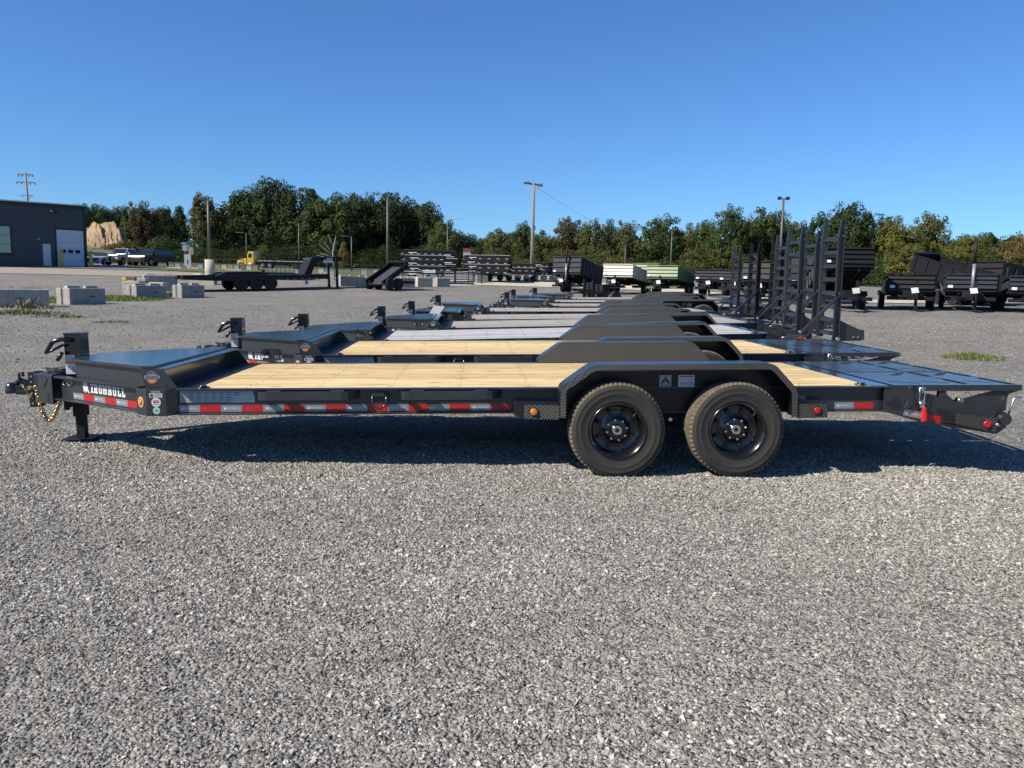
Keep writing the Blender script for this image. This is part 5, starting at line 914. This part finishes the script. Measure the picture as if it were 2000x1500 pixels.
for s in (-1, 1): MB().box(Lg + .4, Lg + .52, s * .62 - .07, s * .62 + .07, .05, dz + 1.08).build('jack_leg', bk, t); MB().box(Lg + .34, Lg + .58, s * .62 - .12, s * .62 + .12, -.0, .05).build('jack_foot', bk, t); MB().box(Lg - .9 + s * .75, Lg - .5 + s * .75, -.553, -.551, dz + .9, dz + .97).build('decal', MT['white'], t)
MB().box(Lg - .35, Lg + .25, -.556, -.552, dz + .70, dz + .86).build('name_panel', MT['white'], t); MB().cyl((Lg + .75, 0, dz + .3), (Lg + .75, 0, dz + .8), .08, 10).build('coupler_stem', bk, t)
mb = MB(); [mb.box(5.6 + k * .45, 5.75 + k * .45, -W2 - .004, -W2 - .001, dz - .26, dz - .22) for k in range(11)]; mb.build('rail_marks', MT['silver'], t); MB().box(6.8, 6.95, -1.2, -1.1, .25, .55).build('side_bracket', MT['silver'], t)
# ================================================================= utility trailer with mesh gate
g = gpos(545, 58); t = thing('utility_trailer', 'small black utility trailer seen from behind with its mesh gate upright', 'trailer', g, (0, 0, .05))
MB().box(-1.25, 1.25, 0, 3, .42, .52).build('bed', bk, t); gt = MB().box(-1.1, 1.1, -.05, 0, .5, .56).box(-1.1, 1.1, -.05, 0, 1.85, 1.9).build('gate', bk, t)
for k in range(8): MB().box(-1.1 + k * .31, -1.07 + k * .31, -.045, -.005, .56, 1.85).build('gate_bar', bk, gt)
mb = MB(); [mb.box(-1.1, 1.1, -.03, -.02, .6 + k * .12, .608 + k * .12) for k in range(11)]; tag(mb.build('gate_mesh', bk, gt), kind='stuff')
for s in (-1, 1): MB().cyl((s * 1.27, .9, .34), (s * 1.48, .9, .34), .34, 18).build('wheel', MT['rubber'], t); MB().box(s * 1.24 - .02, s * 1.52, .4, 1.4, .70, .76).build('fender', bk, t)
# ================================================================= dump trailers
def dump(label, px, D, yaw, ang, paint, L=3.9, Wd=2.1, H=1.0, z0=.75, jack=True, back=False, chassis='blkm', grp='dump trailers parked in a line', box_col='white', hb=None, lift=0):
    """local -x is the tongue end; the bed hinges at the rear and tips up by ang degrees"""
    g = gpos(px, D); t = thing('dump_trailer', label, 'dump trailer', (g.x, g.y, g.z + lift), (0, 0, math.radians(yaw)), grp); p = MT[paint]; ck = MT[chassis]; a = math.radians(ang)
    for s in (-1, 1): MB().box(-L / 2 - .1, L / 2, s * .55 - .05, s * .55 + .05, .42, .60).build('chassis_rail', ck, t); MB().bar((-L / 2, s * .52, .5), (-L / 2 - 1.3, 0, .5), .1, .15).build('tongue', ck, t)
    MB().box(-L / 2 - .12, -L / 2 - .02, -Wd / 2, Wd / 2, .40, .56).build('front_beam', p if paint in ('cream', 'green') else ck, t); MB().box(-L / 2 - .95, -L / 2 - .45, -.35, .35, .52, .85).build('pump_box', ck, t)
    for s in (-1, 1):
        for x in (.1, .95): w_ = MB().cyl((x, s * (Wd / 2 + .0), .37), (x, s * (Wd / 2 + .22), .37), .37, 20).build('wheel', MT['far'], t); MB().cyl((x, s * (Wd / 2 + .22), .37), (x, s * (Wd / 2 + .23), .37), .2, 12).build('rim', MT['silver'], w_)
        MB().prism([(-.4, .60), (-.25, .82), (1.3, .82), (1.45, .60), (1.4, .60), (1.27, .78), (-.22, .78), (-.35, .60)], 'y', s * (Wd / 2 + .0), s * (Wd / 2 + .25)).build('fender', ck, t)
    MB().box(-L / 2 - 1.1, -L / 2 - .98, -.22, -.10, .05, 1.25).build('jack', ck, t); MB().hexa([(-L / 2 - 1.14, -.26, .74), (-L / 2 - 1.13, -.26, .74), (-L / 2 - 1.13, .02, .70), (-L / 2 - 1.14, .02, .70), (-L / 2 - 1.14, -.20, .96), (-L / 2 - 1.13, -.20, .96), (-L / 2 - 1.13, .08, .93), (-L / 2 - 1.14, .08, .93)]).build('label_plate', MT['white'], t)
    MB().cyl((-L / 2 - 1.3, 0, .5), (-L / 2 - 1.65, 0, .5), .07, 10).build('coupler', ck, t)
    # bed, built in its own tilted frame about the rear hinge
    hx, hz = L / 2 - .1, .66; Mt = Matrix.Translation((hx, 0, hz)) @ Matrix.Rotation(a, 4, 'Y'); 
    def mbT(): m_ = MB(); m_.T = Mt; return m_
    bed = mbT().box(-L, .1, -Wd / 2, Wd / 2, 0, .10).build('dump_bed', p, t)
    for s in (-1, 1):
        sd_ = mbT().box(-L, .1, s * Wd / 2 - .02, s * Wd / 2 + .02, .101, H).build('bed_side', p, bed)
        for k in range(7): m_ = mbT(); m_.prism([(-L + .3 + k * (L - .5) / 6 - .06, s * (Wd / 2 + .021)), (-L + .3 + k * (L - .5) / 6 + .06, s * (Wd / 2 + .021)), (-L + .3 + k * (L - .5) / 6 + .03, s * (Wd / 2 + .08)), (-L + .3 + k * (L - .5) / 6 - .03, s * (Wd / 2 + .08))], 'z', .0, H - .09); m_.build('side_rib', p, bed)
        mbT().box(-L, .1, s * (Wd / 2 - .03), s * (Wd / 2 + .09), H, H + .07).build('top_rail', p, bed)
    # headboard in three pressed steps
    for k in range(3):
        za, zb = .10 + k * (H - .05) / 3, .10 + (k + 1) * (H - .05) / 3
        m_ = mbT(); m_.prism([(-L - .02, za), (-L - .10, za + .03), (-L - .04, zb - .03), (-L - .02, zb)], 'y', -Wd / 2 + .0, Wd / 2); m_.build('headboard_panel', p, bed)
    mbT().box(-L - .12, -L + .04, -Wd / 2 - .02, Wd / 2 + .02, H + .071, H + .13).build('headboard_cap', p, bed)
    m_ = mbT(); m_.box(-L + .1, -.1, -.5, -.42, -.16, -.002); m_.box(-L + .1, -.1, .42, .5, -.16, -.002)
    for k in range(8): m_.box(-L + .2 + k * (L - .4) / 8, -L + .26 + k * (L - .4) / 8, -Wd / 2 + .05, Wd / 2 - .05, -.10, -.003)
    m_.build('bed_underframe', ck, bed)
    # swinging gate at the tail
    for s in (-1, 1): mbT().box(.11, .16, min(s * .01, s * Wd / 2), max(s * .01, s * Wd / 2), .12, H - .02).build('tail_gate', p, bed)
    tip = Mt @ Vector((-L * .72, 0, -.05)); MB().cyl((-L * .15, 0, .5), tip, .09, 12, .05).build('hoist_ram', MT['zinc'] if ang > 12 else ck, t)
    mbT().box(-L - .125, -L - .11, Wd / 2 - .28, Wd / 2 - .08, .14, .26).build('decal', MT['white'], bed)
    if D > 50: MB().cyl((-L / 2 - .05, Wd * .38, .5), Mt @ Vector((-L + .05, Wd * .38, 0)), .05, 8).build('prop_stay', MT['silver'] if ang > 12 else ck, t)
    if jack == 'ram': MB().cyl((-L / 2 - .25, -.05, .7), (-L / 2 - .2, -.05, 2.0), .07, 10).build('front_ram', MT['silver'], t); MB().cyl((-L / 2 - .2, -.05, 2.0), (-L / 2 - .2, -.05, 3.1), .06, 8).build('ram_guard', ck, t)
    return t
# the line in the middle distance: headboards towards the yard, tails to the back right
dump('charcoal dump trailer with tall ram post and bed tipped, left end of the line', 1128, 57, 62, 9, 'gdark', jack='ram', H=1.1)
dump('cream painted dump trailer with its bed tipped slightly', 1226, 56, 62, 7, 'cream', H=.75); dump('army green dump trailer in front, bed tipped slightly', 1310, 55, 62, 6, 'green', H=.75); dump('second green dump trailer half hidden behind the first green one', 1276, 66, 62, 6, 'green', jack=False, H=.75)
dump('charcoal dump trailer just left of the slimmest ladder ramp', 1402, 55, 62, 4, 'gdark', H=.66); dump('dark dump trailer seen between the two slim ladder ramps', 1450, 52, 62, 4, 'gdark', H=.66); dump('black dump trailer behind the dark ladder ramps', 1500, 46, 62, 6, 'blkm'); dump('black dump trailer seen through the tallest ladder ramps', 1592, 43, 64, 5, 'blkm', H=1.3)
# the row on the right
dump('big black dump trailer with its bed tipped high, underside showing', 1634, 36.5, 80, 16.5, 'blkm', L=4.2, H=.70, Wd=2.05)
dump('dark dump trailer with low sides and silver edged headboard, bed lowered', 1772, 37, 68, 2, 'blkm', H=.66, L=3.6, Wd=1.85)
dump('dump trailer with double charcoal headboard at the far right, bed half tipped', 1893, 37, 62, 2, 'gdark', L=4.2, H=.64, Wd=1.95, jack='ram')
dump('dark dump trailer cut by the right edge of the photo', 2018, 36, 62, 2, 'gdark', H=.64)
# open-ended bed tipped towards the yard
def tipped(label, px, D, yaw, ang, L, Wd, H, paint='blkm', name='dump_trailer', hz=.6, inner='steel'):
    g = gpos(px, D); t = thing(name, label, 'dump trailer', g, (0, 0, math.radians(yaw)), 'dump trailers parked in a line'); p = MT[paint]; a = math.radians(ang); Mt = Matrix.Translation((-L / 2, 0, hz)) @ Matrix.Rotation(-a, 4, 'Y')
    def m_(): q = MB(); q.T = Mt; return q
    b_ = m_().box(0, L, -Wd / 2, Wd / 2, -.06, 0).build('dump_bed', p, t); m_().box(.05, L - .05, -Wd / 2 + .05, Wd / 2 - .05, .002, .012).build('bed_floor', dk, b_)
    for s in (-1, 1):
        m_().box(0, L, s * Wd / 2 - .02, s * Wd / 2 + .02, .0, H).build('bed_side', p, b_); m_().box(0, L, s * Wd / 2 - .05, s * Wd / 2 + .05, H, H + .06).build('top_rail', p, b_)
        for k in range(6): x = .2 + k * (L - .4) / 5; m_().box(x - .04, x + .04, s * (Wd / 2 + .021), s * (Wd / 2 + .07), 0, H - .002).box(x - .03, x + .03, s * (Wd / 2 - .05), s * (Wd / 2 - .021), 0, H - .002).build('side_rib', p, b_)
    m_().box(L - .03, L + .03, -Wd / 2, Wd / 2, 0, H + .1).build('headboard', p, b_); m_().box(L - .15, L + .12, -Wd / 2 - .05, Wd / 2 + .05, H + .101, H + .16).build('headboard_cap', p, b_)
    for s in (-1, 1):
        MB().box(-L / 2, L / 2 + .6, s * .5 - .05, s * .5 + .05, .38, .54).build('chassis_rail', MT['blkm'], t)
        for x in (-.9, -.1): MB().cyl((x, s * (Wd / 2 - .02), .36), (x, s * (Wd / 2 + .2), .36), .36, 18).build('wheel', MT['far'], t)
    MB().cyl((L * .1, 0, .5), Mt @ Vector((L * .7, 0, -.05)), .08, 10).build('hoist_ram', MT['zinc'], t); return t
tipped('black dump bed tipped steeply away behind the low flat dump trailer', 1860, 42, 114, 16, 4.2, 1.85, .85)
dump('long black dump trailer side-on behind the double headboard trailer, bed half tipped', 1975, 43, 24, 6, 'blkm', L=4.6, H=1.0, jack=False)
tipped('small black tilt bed trailer leaning up in the left middle of the yard', 760, 49.5, 58, 27, 2.5, 1.45, .22, hz=.30)
# ================================================================= stacked dump bodies and flat trailers
def stack(label, px, D, W_, n, hh, yaw, z0=.45, L=5.5, posts=True):
    g = gpos(px, D); yw = math.radians(yaw)
    for k in range(n):
        t = thing('stacked_trailer', label[k], 'trailer', (g.x + (.12 if k % 2 else 0), g.y, g.z + z0 + k * hh), (0, 0, yw), 'trailers stacked on top of each other')
        MB().box(-W_ / 2, W_ / 2, -1.0, -.94, 0, hh * .93).box(-W_ / 2, W_ / 2, .94, 1.0, 0, hh * .93).build('side_rail', MT['blkm'], t); MB().box(-W_ / 2 + .001, W_ / 2 - .001, -.939, .939, .04, .10).build('deck', MT['blkm'], t)
        MB().box(-W_ / 2, W_ / 2, -1.02, -1.001, hh * .86, hh * .92).build('edge_strip', MT['white' if k % 2 == 1 else 'polem'], t)
        MB().box(-W_ / 2 + .4, -W_ / 2 + 1.05, -1.006, -1.001, hh * .28, hh * .42).build('name_decal', MT['white'], t)
        for q in range(5): x = -W_ / 2 + .5 + q * (W_ - .9) / 4; MB().box(x, x + .22, -1.006, -1.0015, hh * .08, hh * .17).build('marker', MT['white'], t)
        MB().prism([(-W_ / 2 - .25, 0), (-W_ / 2 - .001, hh * .5), (-W_ / 2 - .001, 0)], 'y', -.5, .5).build('front_stop', MT['silver'], t)
stack([w + ' black deck-over trailer of the tall left stack' for w in ('lowest', 'second lowest', 'middle', 'second highest', 'topmost')], 828, 62, 3.1, 5, .40, 4, z0=.55)
stack([w + ' black trailer of the deep right part of the tall stack' for w in ('lower', 'middle', 'top')], 872, 66, 1.5, 3, .62, 6, z0=.7)
stack([w + ' black trailer of the long low stack left of the wooden pole' for w in ('bottom', 'second', 'third', 'top')], 951, 68, 3.9, 4, .38, -6, z0=.75)
stack([w + ' black trailer in the pile beside the wooden pole' for w in ('bottom', 'middle', 'top')], 1010, 72, 3.2, 3, .36, -4, z0=.5); stack([w + ' black trailer in the pile right of the wooden pole' for w in ('bottom', 'middle', 'top')], 1066, 74, 3.0, 3, .36, -4, z0=.6)
def gatepanel(label, px, D, w, n, yaw, z0=.15, m='silver', hh=.2):
    g = gpos(px, D); t = thing('railing', label, 'railing', g, (0, 0, math.radians(yaw)), 'pipe rails lying between the blocks')
    for k in range(n): MB().cyl((-w / 2, 0, z0 + k * hh), (w / 2, 0, z0 + k * hh), .025, 6).build('rail', MT[m], t)
    for x in (-w / 2, 0, w / 2): MB().box(x - .03, x + .03, -.04, .04, 0, z0 + (n - 1) * hh + .05).build('post', MT['blkm'], t)
gatepanel('pale pipe rails below the tall stack', 826, 59, 3.0, 5, 3); gatepanel('pipe rails slanting down right of the tall stack', 888, 62, 2.9, 6, -8, hh=.22); gatepanel('pipe rails in front of the long low stack', 915, 64, 2.2, 5, -14)
g = gpos(830, 61.5); t = thing('parts_trailer', 'low trailer with grey wheels under the tall stack', 'trailer', g); MB().box(-1.2, 1.4, -.9, .9, .45, .56).build('bed', MT['blkm'], t); [MB().cyl((x, -.95, .34), (x, -1.15, .34), .34, 18).build('wheel', MT['silver'], t) for x in (-.1, .75)]; MB().box(-.1, .9, -1.0, -.95, .8, 1.0).build('name_panel', MT['white'], t)
g = gpos(800, 60); 
# flat trailers without bodies lying in a row behind the cream gravel
for k, (px, D, w, t_) in enumerate([(958, 70, 3.0, 'left flat black trailer frame behind the cream gravel'), (1012, 71, 2.6, 'middle flat black trailer frame behind the cream gravel'), (1062, 72, 2.6, 'right flat black trailer frame behind the cream gravel')]):
    g = gpos(px, D); t = thing('flat_trailer', t_, 'trailer', g, (0, 0, -.06), 'flat trailer frames behind the cream gravel'); MB().box(-w / 2, w / 2, -.9, .9, .42, .58).build('frame', MT['blkm'], t); MB().box(-w / 2, w / 2, -.92, -.901, .50, .60).build('edge_strip', MT['brick'] if k == 0 else MT['silver'], t)
    for x in (-w * .3, 0, w * .3): MB().cyl((x, -.88, .3), (x, -1.05, .3), .28, 14).build('wheel', MT['rubber'], t)
    for x in (-w * .4, -w * .15, w * .15, w * .4): MB().box(x - .06, x + .06, -.93, -.921, .36, .5).build('marker', MT['white'], t)
# crates and low rails along the grass verge
crt = None
for k, px in enumerate([338, 350, 362, 372, 383, 394, 428, 440, 452, 464, 476, 488, 500, 604, 616, 628, 700, 712, 724, 736]):
    g = gpos(px, 86 if px < 520 else 80)
    mm = ['brick', 'blue', 'brick', 'conccream'][k % 4]
    t = thing('timber_crate', ['leftmost brown', 'first blue-grey', 'second brown', 'pale', 'third brown', 'second blue-grey', 'fourth brown', 'second pale'][(k if px < 395 else k - 6 if px < 520 else k - 13 if px < 640 else k - 16)] + ' low crate at the verge, ' + ['below the white notice board', 'left of the yellow truck', 'under the yellow truck', 'between mesh gate trailer and gooseneck', 'right of the gooseneck trailer'][0 if px < 385 else 1 if px < 455 else 2 if px < 520 else 3 if px < 640 else 4], 'crate', g, (0, 0, .05), 'low crates along the verge')
    MB().box(-.28, .28, -.3, .3, -.1, .55).build('crate_body', MT[mm], t); MB().box(-.32, .32, -.33, .33, .551, .60).build('crate_rim', MT['silver'], t)
for px, D, w, t_ in [(343, 84, 1.5, 'left cream beam lying in the grass verge'), (377, 84, 1.4, 'middle cream beam lying in the grass verge'), (458, 82, 1.6, 'right cream beam lying in the grass verge')]:
    g = gpos(px, D); tag(MB().box(-w / 2, w / 2, -.12, .12, -.05, .16).build('concrete_beam', MT['conccream'], None, g, bevel=.02), t_, 'beam', 'cream beams in the verge')
g = gpos(437, 94); t = thing('guard_rail', 'black tubular rail along the far road left of the yellow truck', 'railing', g); [MB().box(-2.4 + k * .8, -2.34 + k * .8, -.03, .03, 0, 1.0).build('post', MT['wire'], t) for k in range(7)]; MB().box(-2.4, 2.46, -.03, .03, 1.0, 1.08).build('rail', MT['wire'], t)
g = gpos(700, 82); t = thing('fence', 'low black picket fence behind the tilted bed', 'fence', g); [MB().box(-2.5 + k * .5, -2.46 + k * .5, -.02, .02, 0, 1.2).build('picket', MT['wire'], t) for k in range(17)]; MB().box(-2.5, 5.6, .021, .04, .95, 1.0).build('rail', MT['wire'], t)
# signs
g = gpos(368, 82); t = thing('notice_board', 'white upright notice board with a small dark figure on it', 'sign', g, (0, 0, .3)); MB().box(-.32, .32, -.03, .03, .35, 1.55).build('board', MT['white'], t); MB().box(-.05, .05, -.035, -.031, .55, 1.0).build('figure', MT['ink'], t); MB().box(-.3, -.22, -.03, .03, -.1, .35).box(.22, .3, -.03, .03, -.1, .35).build('leg', MT['pole'], t)
g = gpos(365, 83); t = thing('street_sign', 'pale folded sign on a leaning post behind the notice board', 'sign', g); MB().cyl((0, 0, 0), (-.1, 0, 2.6), .04, 8).build('post', MT['polem'], t); MB().box(-.35, .2, -.03, .03, 1.9, 2.5).box(-.45, .1, -.03, .03, 2.6, 2.75).build('sign_plate', MT['silver'], t)
g = gpos(375, 92); t = thing('street_sign', 'small grey sign seen from its back right of the notice board', 'sign', g); MB().cyl((0, 0, 0), (0, 0, 2.4), .04, 8).build('post', MT['polem'], t); MB().box(-.28, .28, -.03, .03, 1.5, 2.3).build('sign_plate', MT['pole'], t)
g = gpos(911, 78); t = thing('banner_sign', 'red and white sign board above the stacks', 'sign', g); z = hat(911, 501, 78) - g.z; MB().box(-.36, .36, -.03, .03, z + .40, z + .78).build('red_panel', mat('faded_red_sign', (.16, .035, .035), .6), t); MB().box(-.36, .36, -.03, .03, z, z + .395).build('white_panel', MT['blue'], t); MB().box(-.03, .03, .031, .08, 0, z).build('post', MT['polem'], t)
# jumble of couplers and tongues beyond the last trailers of the row
for k, (px, D, t_) in enumerate([(1166, 42, 'black tongue and jack of a trailer parked behind the eighth'), (1148, 47, 'black tongue of a trailer just left of the cream dump trailer')]):
    g = gpos(px, D); t = thing('trailer_tongue', t_, 'trailer tongue', g, (0, 0, .5)); MB().bar((-.9, 0, .5), (.6, -.5, .5), .1, .14).bar((-.9, 0, .5), (.6, .5, .5), .1, .14).build('drawbar', MT['blkm'], t); MB().box(-.3, -.16, -.07, .07, 0, 1.15).build('jack', MT['blkm'], t); MB().box(-1.1, -.8, -.08, .08, .44, .58).build('coupler', MT['blkm'], t); MB().box(.1, .6, -.4, .4, .58, .95).build('tool_box', MT['gdark'], t); [MB().cyl((.7, s * .6, .3), (.7, s * .8, .3), .3, 14).build('wheel', MT['rubber'], t) for s in (-1, 1)]
